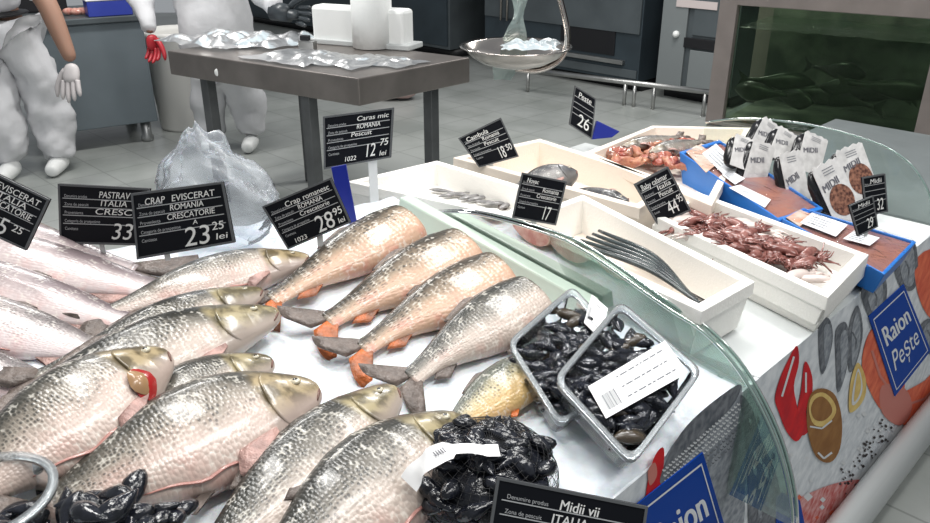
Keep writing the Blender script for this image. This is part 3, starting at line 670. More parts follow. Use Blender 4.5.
# small dark fish
for pts in ([(820, 322), (829, 318), (833, 335), (829, 358), (822, 374), (819, 350)], [(836, 330), (846, 322), (850, 345), (846, 372), (838, 392), (836, 360)]):
    art(pts, 1, .0014); cx = sum(p_[0] for p_ in pts)/6; cy = sum(p_[1] for p_ in pts)/6; art([(cx+(x-cx)*.55+2, cy+(y-cy)*.75) for x, y in pts], 0, .0018)
for pts in ([(850, 322), (858, 305), (863, 330), (858, 358), (850, 372), (848, 350)], [(862, 288), (880, 270), (887, 285), (884, 312), (872, 318), (864, 305)], [(893, 252), (914, 240), (918, 275), (912, 290), (899, 284)], [(915, 335), (928, 318), (940, 330), (938, 352), (926, 352)]):
    art(pts, 1, .0014); cx = sum(p_[0] for p_ in pts)/len(pts); cy = sum(p_[1] for p_ in pts)/len(pts); art([(cx+(x-cx)*.6+1, cy+(y-cy)*.8) for x, y in pts], 0, .0018)
    lines([(cx-2, cy-8), (cx+2, cy), (cx+1, cy+9)], .8, 1, .0021)
# peppers
art([(797, 345), (799, 362), (794, 385), (797, 405), (800, 418), (803, 432), (796, 441), (786, 430), (779, 412), (775, 398), (780, 378), (789, 358)], 3, .0014)
art([(805, 361), (812, 375), (812, 395), (806, 412), (812, 425), (802, 435), (797, 415), (801, 390)], 3, .0016)
lines([(794, 356), (788, 376), (782, 396)], 1.0, 8, .002); lines([(806, 372), (806, 392)], .9, 8, .002)
# cup of oil
art([(812, 392), (824, 388), (836, 396), (842, 420), (840, 448), (830, 462), (816, 456), (808, 432), (807, 408)], 4, .0022)
art([(812, 396), (823, 392), (833, 400), (836, 412), (826, 425), (814, 424), (809, 410)], 5, .0026)
art([(814, 400), (822, 396), (830, 403), (832, 412), (824, 420), (815, 419), (811, 410)], 4, .003)
lines([(818, 452), (824, 458), (832, 452)], 1, 8, .003); lines([(810, 426), (822, 428), (832, 420)], .8, 8, .003)
# lemon
art([(858, 362), (865, 375), (866, 392), (860, 405), (850, 412), (849, 395), (852, 375)], 5, .002); art([(858, 368), (862, 380), (862, 392), (857, 402), (852, 404), (853, 388)], 8, .0024)
art([(858, 371), (861, 381), (860, 392), (856, 400), (854, 400), (855, 388)], 5, .0027)
rnd = random.Random(2)
for k in range(70):
    t = rnd.random(); x = 845+t*55+rnd.gauss(0, 4); y = 482-t*78+rnd.gauss(0, 7); s = rnd.uniform(.8, 1.9); art([(x-s, y), (x, y-s), (x+s, y), (x, y+s)], 6, .0016, False)
for k in range(40):
    x = rnd.uniform(780, 900); y = 640-.42*x*1.0+rnd.uniform(100, 190)
    if 380 < y < 480: s = rnd.uniform(1, 3); art([(x-s, y), (x, y-s*.8), (x+s, y+1), (x, y+s)], 8, .0012, False)
art([(755, 540), (770, 512), (800, 497), (835, 483), (866, 480), (850, 500), (835, 540)], 7, .0014)
for k in range(24): x = rnd.uniform(775, 850); y = 500+rnd.uniform(-8, 40); s = rnd.uniform(2, 5); art([(x-s, y), (x, y-s), (x+s, y), (x, y+s)], rnd.choice((2, 8, 7)), .0018, False)
# big fish at the left
art([(738, 384), (742, 400), (746, 440), (745, 490), (738, 530), (680, 540), (662, 520), (658, 478), (672, 445), (700, 415)], 0, .0014)
art([(738, 384), (700, 412), (676, 440), (660, 478), (668, 482), (690, 455), (715, 425), (736, 400)], 1, .0018)
art([(740, 395), (752, 408), (762, 440), (778, 480), (784, 540), (752, 540), (748, 480), (744, 430)], 1, .0016)
for k in range(34): x = rnd.uniform(748, 772); y = rnd.uniform(415, 520); s = rnd.uniform(1.5, 4); x += (y-440)*.12; art([(x-s*.5, y-s*1.6), (x+s*.5, y-s), (x+s*.6, y+s*1.5), (x-s*.4, y+s)], rnd.choice((0, 8, 6)), .002, False)
for i in range(26):
    for j in range(14):
        x = 664+i*3.1+j*.9; y = 470-i*2.75+j*5.2
        # keep the arcs on the fish's back and flank
        if x < 740-0 and y > 392+(738-x)*1.0 and j < 7: lines([(x-1.3, y-1), (x+.2, y+.7), (x+1.5, y-.8)], .35+.06*(7-j), 1 if j > 3 else 8, .0022)
art([(655, 455), (664, 448), (662, 480), (655, 505), (645, 512), (648, 480)], 3, .0016)
art([(648, 470), (655, 462), (657, 475), (650, 485)], 9, .0019)
artwork = obj('banner_artwork', bm, mats, banner, smooth=False)
tag(artwork, 'printed fish, peppers, oil cup and lemon on ice')
# blue signs on the banner
def blue_sign(c, l1, l2, nm):
    q = fpts(c, .004); bm = BM(); slab(bm, q, FA, .002)
    s = obj('blue_sign', bm, blue, banner, smooth=False); pl = Plane2(q[0], q[1], q[3], q[2]); n = pl.n
    if n.dot(FA) < 0: pl.n = -n
    bm = BM()
    for r_ in ((.06, .05, .94, .062), (.06, .938, .94, .95), (.06, .05, .075, .95), (.925, .05, .94, .95)): rect(bm, pl, *r_, off=.0006)
    text(bm, pl, l1, .14, .60, .21, width=.70, bold=.008, off=.0006)
    text(bm, pl, l2, .14, .27, .24, width=.70, shear=.25, off=.0006)
    return obj('lettering', bm, mat('sign_white', (.8, .82, .85), .5), s, smooth=False)
blue_sign([(895, 396), (931, 350), (904, 284), (869, 316)], 'Raion', 'Pește', 'a')
c = fpts([(700, 455)])[0]
# same sign again lower left: top edge (640,505)-(702,453), right edge down to (727,530)
tl, tr, br_ = (632, 508), (703, 452), (738, 570); bl = (tl[0]+br_[0]-tr[0]-6, tl[1]+br_[1]-tr[1]+10)
blue_sign([bl, br_, tr, tl], 'Raion', 'Pește', 'b')
bm = BM(); poly(bm, fpts([(776, 497), (782, 492), (800, 500), (808, 540), (776, 540)], .003)); tag(obj('blue_corner', bm, blue, banner, smooth=False), 'dark blue printed corner')
# ------------------------------------------------------------ foam boxes
def foam_box(corners, zr, dep, label, group='foam boxes on the counter', m=white_eps, m2=None, th=.022, double=False, sink=0):
    c = [onz(u, v, zr) if not isinstance(u, V) else u for u, v in corners]; ctr = sum(c, V())/4
    e = thing('foam_box', V((ctr.x, ctr.y, zr-dep)), label, 'foam box', group)
    def loop(k, z, d=0):
        out = []
        for i in range(4):
            a_, b_ = (c[i-1]-c[i]).normalized(), (c[(i+1) % 4]-c[i]).normalized(); q = c[i]+(a_+b_)*d; q = ctr+(q-ctr)*k; out.append(V((q.x, q.y, z)))
        return out
    def ring(bm, specs, close_bottom=True):
        rs = [[bm.verts.new(p_) for p_ in s] for s in specs]
        for a_, b_ in zip(rs, rs[1:]):
            for k in range(4): bm.faces.new((a_[k], a_[(k+1) % 4], b_[(k+1) % 4], b_[k]))
        bm.faces.new(rs[0][::-1]); bm.faces.new(rs[-1]); bmesh.ops.recalc_face_normals(bm, faces=bm.faces)
    bm = BM(); ring(bm, [loop(.93, zr-dep), loop(.975, zr-.03), loop(1, zr-.028), loop(1, zr), loop(1, zr, th), loop(.96, zr-dep+.02, th)])
    o = obj('box_shell', bm, m, e, bevel=.006)
    if m2:
        bm = BM(); ring(bm, [loop(.955, zr-dep+.02, th), loop(.955, zr-dep+.024, th)]); obj('box_floor', bm, m2, e, smooth=False)
    return e, ctr
foam_box([(697, 191), (869, 254), (828, 297), (655, 216)], .935, .07, 'white foam box of small brown squid, nearest the printed banner', double=True)
foam_box([(697, 198), (868, 263), (826, 307), (652, 224)], .905, .065, 'white foam box nested directly under the squid box')
foam_box([(583, 194), (755, 281), (702, 311), (508, 221)], .95, .105, 'white foam box holding thin black fish beside the end glass', m2=cream_eps)
foam_box([(437, 160), (542, 191), (512, 217), (347, 181)], .955, .08, 'white foam box of small silver fish behind the headless carp')
foam_box([(540, 138), (680, 183), (640, 208), (453, 157)], .95, .10, 'cream foam box with grey fish heads, behind the silver fish box', m=cream_eps)
foam_box([(652, 125), (752, 127), (712, 205), (584, 152)], .95, .08, 'foam box of red fish pieces at the back by the tank', m=cream_eps)
# ------------------------------------------------------------ fish
DOR = [(0, .13), (.015, .25), (.05, .38), (.12, .56), (.2, .76), (.28, .90), (.38, 1), (.5, .98), (.62, .84), (.75, .6), (.86, .40), (.94, .30), (1, .30)]
VEN = [(0, .16), (.015, .28), (.05, .42), (.12, .58), (.2, .76), (.28, .90), (.4, 1), (.52, .98), (.64, .80), (.75, .55), (.86, .37), (.94, .30), (1, .30)]
THK = [(0, .15), (.02, .25), (.06, .42), (.12, .62), (.2, .82), (.3, .97), (.42, 1), (.55, .93), (.7, .66), (.85, .36), (.95, .18), (1, .13)]
SDOR = [(0, .12), (.03, .3), (.1, .6), (.2, .85), (.35, 1), (.55, .95), (.75, .7), (.9, .4), (1, .3)]
def lerp(t, tb):
    for (a_, x), (b_, y) in zip(tb, tb[1:]):
        if t <= b_: k = (t-a_)/(b_-a_); return x+(y-x)*k
    return tb[-1][1]
def make_fish(nose, tail, hw, label, kind='carp', lift=(0, 0), roll=14, bend=0, s0=0, group='whole carp on the ice bed', fins='g', fat=.52, gill=False, slit=True, slim=False, name='carp', base=None, cat='fish', tailfan=1.0, th=None, dsign=1, droop=0):
    th = th or hw*fat
    fn = base or (lambda u, v, h: onbed(u, v, h))
    p0 = nose if isinstance(nose, V) else fn(*nose, th+lift[0]); p1 = tail if isinstance(tail, V) else fn(*tail, th*.45+lift[1])
    T0 = (p1-p0).normalized(); N0 = BN; W0 = N0.cross(T0).normalized()
    if W0.dot(A-V((.35, 0, 0)))*dsign < 0: W0 = -W0
    Lt = (p1-p0).length; bodyL = .84
    def spine(t):   # 0..1 over the whole length
        return p0.lerp(p1, t)+W0*bend*4*t*(1-t)*-1+N0*(-droop*4*t*(1-t))
    rad = R(roll)
    def frame(t):
        T = (spine(min(t+.02, 1.02))-spine(t-.02)).normalized(); N = (N0-T*N0.dot(T)).normalized(); W = N.cross(T)
        if W.dot(W0) < 0: W = -W
        # raise the back edge
        W2 = W*math.cos(rad)+N*math.sin(rad); N2 = N*math.cos(rad)-W*math.sin(rad); return T, W2, N2
    ctr = spine(.4); foot = V((ctr.x, ctr.y, ctr.z-th))
    e = thing(name, foot, label, cat, group)
    ns, nr = 44, 28; bm = BM(); uvl = bm.loops.layers.uv.new('UVMap'); rings = []; uvs = {}
    dt, vt = (SDOR, SDOR) if slim else (DOR, VEN)
    def tt(s): return (s-s0)/(1-s0)*bodyL
    def surf(s, ang, off=0):
        T, W, N = frame(tt(s)); c_, n_ = math.cos(ang), math.sin(ang)
        wv = (lerp(s, dt) if c_ > 0 else lerp(s, vt))*hw; h_ = lerp(s, THK)*th
        q = spine(tt(s))+W*c_*(wv+off*.3)+N*math.copysign(abs(n_)**.85, n_)*(h_+off)
        return q
    svals = [s0+(1-s0)*((i/ns)**1.15 if s0 == 0 else i/ns) for i in range(ns+1)]
    for s in svals:
        ring = []
        for k in range(nr):
            ang = k*math.tau/nr; v = bm.verts.new(surf(s, ang)); uvs[v] = (s, .5+.5*math.cos(ang)); ring.append(v)
        rings.append(ring)
    for i in range(ns):
        for k in range(nr): bm.faces.new((rings[i][k], rings[i][(k+1) % nr], rings[i+1][(k+1) % nr], rings[i+1][k]))
    f = bm.faces.new(rings[0][::-1]); f.material_index = 1 if s0 else 0
    bm.faces.new(rings[-1])
    for f in bm.faces:
        for l in f.loops: l[uvl].uv = uvs[l.vert]
    bmesh.ops.recalc_face_normals(bm, faces=bm.faces)
    obj('body', bm, [FM[kind], flesh], e)
    def patch(nm, fs, sv, av, off, m, lab=None):
        bm = BM(); g = [[bm.verts.new(surf(s_, a_, off*fs(i/(len(sv)-1), j/(len(av)-1)))) for j, a_ in enumerate(av)] for i, s_ in enumerate(sv)]
        for i in range(len(sv)-1):
            for j in range(len(av)-1): bm.faces.new((g[i][j], g[i+1][j], g[i+1][j+1], g[i][j+1]))
        return g, bm
    fm = {'g': fin_g, 'o': fin_o, 'p': fin_p}[fins]
    def fin(nm, sA, sB, side, reach, sweep, m, tilt=0, nrays=9, lab=None):
        """side: 1 back edge, -1 belly edge; drawn as a thin ribbed sheet"""
        bm = BM(); top = []; bot = []; up_ = []
        for i in range(nrays+1):
            k = i/nrays; s = sA+(sB-sA)*k; T, W, N = frame(tt(s)); ang = 0 if side > 0 else math.pi
            r0 = surf(s, ang)-W*side*.006; prof = (math.sin(min(1, k*2.2)*math.pi/2))*(1-.55*k)
            tip = r0+(W*side*math.cos(tilt)+N*math.sin(tilt))*reach*prof+T*sweep*(1-.3*k); top.append((r0, tip, N))
        rows = []
        for (r0, tip, N) in top:
            rows.append([bm.verts.new(r0.lerp(tip, q)+N*(.0012+.0015*(1-q))*sg) for q in (0, .35, .7, 1) for sg in (1,)]+[bm.verts.new(r0.lerp(tip, q)-N*(.0012+.0015*(1-q))) for q in (1, .7, .35, 0)])
        for a_, b_ in zip(rows, rows[1:]):
            for k in range(8): bm.faces.new((a_[k], a_[(k+1) % 8], b_[(k+1) % 8], b_[k]))
        bm.faces.new(rows[0]); bm.faces.new(rows[-1][::-1]); bmesh.ops.recalc_face_normals(bm, faces=bm.faces)
        o = obj(nm, bm, m, e)
        if lab: o['label'] = lab
    if s0 < .3: fin('dorsal_fin', .42, .66, 1, hw*.30, hw*.25, fin_g)
    else: fin('dorsal_fin', max(.45, s0+.02), .66, 1, hw*.16, hw*.2, fin_g)
    fin('anal_fin', .76, .88, -1, hw*.38, hw*.5, fin_o if fins == 'o' else fm)
    if s0 < .45: fin('pelvic_fin', .46, .54, -1, hw*.45, hw*.55, fin_o if fins == 'o' else fm, .4)
    # tail fin
    T, W, N = frame(bodyL); base_ = spine(bodyL); tl_ = Lt*(1-bodyL)
    for sg in (1, -1):
        bm = BM(); rows = []; Wn = W*sg; nrr = 8; hp = hw*.30
        for i in range(nrr+1):
            k = i/nrr
            r0 = base_-T*.01+Wn*hp*k; ln = tl_*(.62+.34*math.sin(k*2.5)); tip = r0+T*ln*tailfan+Wn*hw*(.05+.85*k)*tailfan+N*.004*math.sin(k*5)
            rows.append([bm.verts.new(r0.lerp(tip, q)+N*(.003*(1-q)+.0009)) for q in (0, .33, .66, 1)]+[bm.verts.new(r0.lerp(tip, q)-N*(.003*(1-q)+.0009)) for q in (1, .66, .33, 0)])
        for a_, b_ in zip(rows, rows[1:]):
            for k in range(8): bm.faces.new((a_[k], a_[(k+1) % 8], b_[(k+1) % 8], b_[k]))
        bm.faces.new(rows[0]); bm.faces.new(rows[-1][::-1]); bmesh.ops.recalc_face_normals(bm, faces=bm.faces)
        o = obj('tail_lobe', bm, fin_o if (fins == 'o' and sg < 0) else fin_g, e)
        if fins == 'o': o['label'] = 'orange red lower tail lobe' if sg < 0 else 'dark grey upper tail lobe'
    top = math.pi/2
    if s0 == 0:
        # gill cover: raised plate whose rear edge is an arc
        bm = BM(); uvl = bm.loops.layers.uv.new('UVMap'); uvg = {}; g = []
        for i in range(11):
            row = []
            for j in range(13):
                q = j/12; ang = R(46)+q*R(100); arc = 1-((q-.5)*2)**2; s = .115+(i/10)*(.065+.04*arc)
                edge = min(1, (i/10)*2.2)*min(1, min(q, 1-q)*5); v = bm.verts.new(surf(s, ang, 0.0004+.0024*edge)); uvg[v] = (min(s, .222), .5+.5*math.cos(ang)); row.append(v)
            g.append(row)
        for i in range(10):
            for j in range(12): bm.faces.new((g[i][j], g[i+1][j], g[i+1][j+1], g[i][j+1]))
        lo = [bm.verts.new(g[10][j].co-frame(tt(.2))[2]*.004) for j in range(13)]
        for j in range(13): uvg[lo[j]] = (.222, .5)
        for j in range(12): bm.faces.new((g[10][j], lo[j], lo[j+1], g[10][j+1]))
        for f in bm.faces:
            for l in f.loops: l[uvl].uv = uvg[l.vert]
        bmesh.ops.recalc_face_normals(bm, faces=bm.faces)
        obj('gill_cover', bm, FM[kind], e)
        # eye
        q = surf(.08, R(72)); T, W, N = frame(tt(.08)); nn = (q-spine(tt(.08))).normalized()
        bm = BM(); rr_ = hw*.075
        Mx = Matrix.Translation(q) @ nn.to_track_quat('Z', 'Y').to_matrix().to_4x4() @ Matrix.Diagonal((1, 1, .55, 1))
        bmesh.ops.create_uvsphere(bm, u_segments=16, v_segments=10, radius=rr_*1.25, matrix=Mx)
        eo = obj('eye', bm, eye_w, e); bm = BM(); bmesh.ops.create_uvsphere(bm, u_segments=14, v_segments=8, radius=rr_*.72, matrix=Matrix.Translation(nn*rr_*.38) @ Mx); obj('pupil', bm, eye_b, eo)
        # mouth
        bm = BM(); pts = [surf(.004+.012*abs(k-3)/3*1.6, R(60+k*20)-.0, .001) for k in range(7)]
        pts = [surf(.005+.006*k, R(112+k*6), .0008) for k in range(6)]
        tube(bm, pts, [.0012, .002, .0022, .002, .0016, .001], 6); obj('mouth', bm, mat('fish_mouth', (.16, .08, .06), .4), e)
        # pectoral fin lying along the flank
        bm = BM(); rows = []; r0 = surf(.235, R(140), .003); T, W, N = frame(tt(.3))
        for i in range(8):
            k = i/7; dirv = (T*1.0+W*(-.75+.55*k)).normalized(); ln = hw*(1.0-.45*abs(k-.35)); st = r0+W*hw*.10*(k-.5)
            tp_ = st+dirv*ln; 
            rows.append([bm.verts.new(st.lerp(tp_, q)+N*(.004*math.sin(q*2.6)+.001)) for q in (0, .33, .66, 1)]+[bm.verts.new(st.lerp(tp_, q)+N*(.004*math.sin(q*2.6)-.0012)) for q in (1, .66, .33, 0)])
        for a_, b_ in zip(rows, rows[1:]):
            for k in range(8): bm.faces.new((a_[k], a_[(k+1) % 8], b_[(k+1) % 8], b_[k]))
        bm.faces.new(rows[0]); bm.faces.new(rows[-1][::-1]); bmesh.ops.recalc_face_normals(bm, faces=bm.faces); obj('pectoral_fin', bm, fin_p, e)
        if gill:
            bm = BM(); g = []
            for i in range(9):
                g.append([bm.verts.new(surf(.165+.11*i/8, R(130+(j-2.5)*11*math.sin(.3+i/8*2.5)), .004+.006*math.sin(i/8*3.14)*math.sin(j/5*3.14))) for j in range(6)])
            for i in range(8):
                for j in range(5): bm.faces.new((g[i][j], g[i+1][j], g[i+1][j+1], g[i][j+1]))
            bmesh.ops.recalc_face_normals(bm, faces=bm.faces); tag(obj('open_gill', bm, blood, e), 'open red gill')
            bm = BM(); g = []
            for i in range(9):
                g.append([bm.verts.new(surf(.195+.085*i/8, R(124+(j-2.5)*8*math.sin(.25+i/8*2.7)), .007+.008*math.sin(i/8*3.14)*math.sin(j/5*3.14))) for j in range(6)])
            for i in range(8):
                for j in range(5): bm.faces.new((g[i][j], g[i+1][j], g[i+1][j+1], g[i][j+1]))
            bmesh.ops.recalc_face_normals(bm, faces=bm.faces); tag(obj('gill_flap', bm, mat('ochre_flap', (.34, .20, .10), .3, coat=.4), e), 'ochre flap')
    if slit and s0 == 0:
        bm = BM(); pts = [surf(.30+.42*k/14, R(150+3*math.sin(k)), .0005) for k in range(15)]
        tube(bm, pts, [0.001+.0026*math.sin(k/14*math.pi) for k in range(15)], 8, sq=(1, .5)); tag(obj('belly_cut', bm, mat('cut_red', (.42, .20, .17), .3, coat=.3), e), 'pink cut along the belly')
    return e
gA = 'pale slim fish piled at the left'
make_fish((-150, 214), (190, 284), .072, 'pale pink fish at the very back of the left pile under the chalk signs', 'pink', (.0, -.01), 10, -.01, group=gA, slim=True, name='silver_fish', fins='p')
make_fish((-170, 234), (235, 306), .070, 'pinkish grey fish, second from the back of the left pile', 'pink', (.005, -.012), 12, -.015, group=gA, slim=True, name='silver_fish', fins='p')
make_fish((-190, 262), (190, 338), .070, 'very pale silver fish in the middle of the left pile', 'pink', (.008, -.012), 12, -.02, group=gA, slim=True, name='silver_fish', fins='p')
make_fish((-190, 300), (160, 368), .068, 'darker speckled silver fish in front of the very pale one', 'spot', (.010, -.014), 12, -.02, group=gA, slim=True, name='silver_fish', fins='p')
make_fish((-190, 350), (110, 400), .056, 'speckled fish with a pink tinge at the left edge, nearest of the slim pile', 'spot', (.008, -.015), 12, -.01, group=gA, slim=True, name='silver_fish', fins='p')
make_fish((309, 257), (60, 330), .058, 'whole carp with pale yellow head directly below the price sign reading 23', 'carp', (.004, 0), 12, -.02)
make_fish((262, 290), (-20, 400), .055, 'slim carp with grey ochre head behind the larger speckled carp', 'dark', (.006, .005), 14, .0)
make_fish((278, 312), (-120, 500), .074, 'dark speckled carp with its snout touching the orange carp tail', 'dark', (.006, .01), 15, -.03)
make_fish((166, 352), (-130, 560), .080, 'pale carp with its gill flap open and red, at the left', 'carp', (.042, .03), 14, .0, gill=True)
make_fish((272, 360), (40, 480), .060, 'carp with small olive head lying between the open gilled carp and the biggest one', 'dark', (.006, .005), 14, -.01)
make_fish((318, 388), (-40, 560), .086, 'big pale carp in the middle foreground with pink belly and grey snout', 'carp', (.012, .02), 16, -.015)
make_fish((395, 388), (120, 650), .068, 'speckled carp with yellow olive head, between the biggest carp and the dark backed one', 'dark', (.006, .006), 14, .0)
make_fish((462, 418), (190, 660), .078, 'dark backed carp whose snout reaches the golden carp piece', 'dark', (.006, .01), 16, -.01)
gT = 'headless carp pieces with tails'
make_fish((408, 224), (240, 318), .063, 'headless carp piece farthest back, behind the other orange tailed pieces', 'tail', (.008, 0), 15, -.005, s0=.27, group=gT, fins='o', fat=.6, name='carp_piece', tailfan=.8)
make_fish((466, 250), (296, 338), .067, 'headless pinkish carp piece with dark and orange tail, second from the back', 'tail', (.008, 0), 15, -.005, s0=.27, group=gT, fins='o', fat=.6, name='carp_piece')
make_fish((500, 273), (332, 368), .061, 'headless carp piece with bright red orange tail lobe, third from the back', 'tail', (.008, 0), 15, -.01, s0=.27, group=gT, fins='o', fat=.6, name='carp_piece')
make_fish((534, 299), (384, 398), .063, 'headless silvery speckled carp piece with dark grey tail, next to the mussel trays', 'dark', (.008, 0), 15, -.01, s0=.27, group=gT, fins='g', fat=.6, name='carp_piece')
make_fish((530, 372), (424, 458), .045, 'small golden scaled carp piece with an orange fin beside the mussel net', 'gold', (.0, 0), 14, -.01, s0=.27, group=gT, fins='o', fat=.5, name='carp_piece')
# ------------------------------------------------------------ mussels
def mussel_mesh():
    bm = BM(); bmesh.ops.create_uvsphere(bm, u_segments=14, v_segments=10, radius=1)
    for v in bm.verts:
        x, y, z = v.co; k = (x+1)/2; w = .25+.75*math.sin(min(1, k*1.15)*math.pi*.62); v.co = V((x*.030, y*.0155*w+.005*(1-x*x), z*.0105*(w+.1)*(1 if abs(z) > .1 else .97)))
    return bm
mus = {}
def mussel(loc, rot, sc, label, group, brown=False):
    k = 'b' if brown else 'k'
    if k not in mus:
        o = obj('mussel', mussel_mesh(), shell_b if brown else shell_m, base=False); mus[k] = o; o.location = loc; o.rotation_euler = rot; o.scale = (sc,)*3; tag(o, label, 'mussel', group); return o
    o = copyo(mus[k], loc, rot, sc); tag(o, label, 'mussel', group); return o
def q4(c, x, y): return (c[0]*(1-x)+c[1]*x)*(1-y)+(c[3]*(1-x)+c[2]*x)*y
def tray(px, hs, label, mlabel, nmus, lab, seed, group):
    """px: rim corners left, bottom, right, top"""
    c = [onbed(u, v, h) for (u, v), h in zip(px, hs)]; ctr = sum(c, V())/4
    n = (c[1]-c[0]).cross(c[3]-c[0]).normalized()
    if n.z < 0: n = -n
    D = .048; e = thing('plastic_tray', ctr-n*D, label, 'tray', group)
    def loop(k, d):
        return [ctr+(q-ctr)*k-n*d for q in c]
    def rloop(k, d, r=.11, m=5):
        L_ = loop(k, d); out = []
        for i in range(4):
            p_, a_, b_ = L_[i], L_[i-1], L_[(i+1) % 4]
            s, t = p_.lerp(a_, r), p_.lerp(b_, r)
            for j in range(m): u = j/(m-1); out.append(s*(1-u)**2+p_*2*u*(1-u)+t*u*u)
        return out
    def lof(ls, cap=False):
        bm = BM(); rs = [[bm.verts.new(x) for x in l] for l in ls]
        for a_, b_ in zip(rs, rs[1:]):
            for k in range(len(a_)): bm.faces.new((a_[k], a_[(k+1) % len(a_)], b_[(k+1) % len(a_)], b_[k]))
        if cap: bm.faces.new(rs[-1])
        bmesh.ops.recalc_face_normals(bm, faces=bm.faces); return bm
    obj('tray_shell', lof([rloop(.95, .004), rloop(.93, .012), rloop(.86, D-.006), rloop(.82, D)], True), clear, e)
    obj('rim', lof([rloop(1.0, .0), rloop(1.008, -.004), rloop(.97, -.005), rloop(.905, -.002), rloop(.905, .003), rloop(1.0, .005), rloop(1.0, .0)]), trayrim, e)
    bm = BM(); g = []
    for i in range(13): g.append([bm.verts.new(q4(c, .04+.92*i/12, .04+.92*j/12)+n*(.003+.002*noise.noise(V((i*.5, j*.5, seed))))) for j in range(13)])
    for i in range(12):
        for j in range(12): bm.faces.new((g[i][j], g[i+1][j], g[i+1][j+1], g[i][j+1]))
    obj('lid_film', bm, film('lid_film', (.97, .98, 1), .0, .06, .0, bump=.5, bscale=22, ior=1.12), e)
    for (cx, cy, ax_u, ax_v, w_, h_, split) in lab:
        # label strip given by its own pixel corners on the lid
        pass
    rnd = random.Random(seed)
    for i in range(nmus):
        x, y = .13+.74*((i*.618034) % 1), .11+.78*(i+.5)/nmus; q = q4(c, x+rnd.uniform(-.03, .03), y)-n*(rnd.uniform(.012, .018) if i % 3 else .03)
        mussel(q, (rnd.uniform(-.6, .6), rnd.uniform(-.5, .5), rnd.uniform(0, 6.28)), rnd.uniform(.72, .98), mlabel, group+' mussels', rnd.random() < .06)
    return e, c, n
def barcode_label(par, px, n, p0, nm='label', rows=3, flip=False):
    q = [onplane(u, v, p0+n*.006, n) for u, v in px]; bm = BM(); slab(bm, q, n, .0006, 0)
    pl = Plane2(q[0], q[1], q[3], q[2])
    if pl.n.dot(n) < 0: pl.n = -pl.n
    rnd = random.Random(len(px)+int(px[0][0]))
    for r_ in range(rows):
        y = .2+.6*r_/max(1, rows-1); x = .30
        while x < .86: w = rnd.uniform(.02, .09); rect(bm, pl, x, y, min(.9, x+w), y+.035, 1, .0004); x += w+.02
    x = .06
    while x < .22: w = rnd.uniform(.004, .014); rect(bm, pl, x, .15, x+w, .6, 1, .0004); x += w+.008
    return obj(nm, bm, [paper, mat('faint_ink', (.16, .17, .19), .7)], par, smooth=False)
GT = 'clear trays on the ice'
e1, c1, n1_ = tray([(507, 343), (560, 428), (640, 362), (572, 287)], (.075, .05, .06, .085), 'clear plastic tray of mussels partly under the other tray, nearer the carp', 'glossy black mussel inside the rear clear tray', 74, [], 11, GT)
barcode_label(e1, [(584, 322), (600, 338), (608, 308), (592, 294)], n1_, c1[0], rows=2)
e2, c2, n2_ = tray([(553, 380), (632, 466), (702, 372), (620, 302)], (.10, .075, .08, .11), 'clear plastic tray of mussels on top with a long white barcode label', 'glossy black mussel inside the top clear tray', 90, [], 5, GT)
barcode_label(e2, [(606, 418), (688, 372), (665, 340), (588, 386)], n2_, c2[0])
# net of mussels
nb = onbed(487, 478, .0); e = thing('mussel_net', nb, 'round black net bag full of mussels with a white label band, in the foreground', 'net bag')
ctrn = onbed(482, 500, .0)
bm = BM(); bmesh.ops.create_uvsphere(bm, u_segments=40, v_segments=26, radius=1)
n0 = BN; tX = V((1, 0, 0)); tY = n0.cross(tX)
def dome(x, y, z, s=1): return ctrn+tX*x*.098*s+tY*y*.10*s+n0*(z*.058*s+.045)
for v in bm.verts: v.co = dome(*v.co, 1.0)+n0*.004*noise.noise(v.co*6)
netm = film('net', (.35, .35, .35), .0, .5, .0)
def wire(o):
    w = o.modifiers.new('w', 'WIREFRAME'); w.thickness = .0008
obj('net', bm, black, e, mods=[wire])
rnd = random.Random(3)
for i in range(58):
    th_ = rnd.uniform(0, math.tau); ph = rnd.uniform(-.1, 1.5); x, y, z = math.cos(th_)*math.cos(ph), math.sin(th_)*math.cos(ph), math.sin(ph)
    mussel(dome(x, y, z, .90), (rnd.uniform(-.5, .5), rnd.uniform(-.5, .5), rnd.uniform(0, 6.28)), rnd.uniform(.75, .98), 'black mussel inside the round net bag in the foreground', 'mussels in the net bag')
bm = BM(); obj  # dark heart of the bag
bmesh.ops.create_uvsphere(bm, u_segments=24, v_segments=14, radius=1)
for v in bm.verts: v.co = dome(*v.co, .84)
tag(obj('mussel_mass', bm, shell_m, e), 'packed black shells')
bm = BM(); pts = [(408, 492), (417, 478), (430, 466), (447, 458), (468, 456), (484, 458), (498, 458)]; rows = []
pw = smooth_path([onbed(u, v, .105 if i > 1 else .07+.017*i)+n0*.014 for i, (u, v) in enumerate(pts)], 20)
for i, q in enumerate(pw):
    t = (pw[min(i+1, 20)]-pw[max(i-1, 0)]).normalized(); s = t.cross(n0).normalized(); w = .016 if i < 11 else (.009 if i < 17 else .011)
    rows.append([bm.verts.new(q+s*w*k) for k in (-1, -.3, .4, 1)])
for a_, b_ in zip(rows, rows[1:]):
    for k in range(3): bm.faces.new((a_[k], a_[k+1], b_[k+1], b_[k]))
lb = obj('label_band', bm, paper, e)
bm = BM(); pl = Plane2(pw[7]-(pw[8]-pw[6]).normalized().cross(n0)*-.012+n0*.003, pw[10]+(pw[11]-pw[9]).normalized().cross(n0)*.012+n0*.003, pw[7]-(pw[8]-pw[6]).normalized().cross(n0)*.012+n0*.003)
for k in range(5): rect(bm, pl, .1+.16*k, .3, .18+.16*k, .7, 0)
obj('printing', bm, ink, lb, smooth=False)
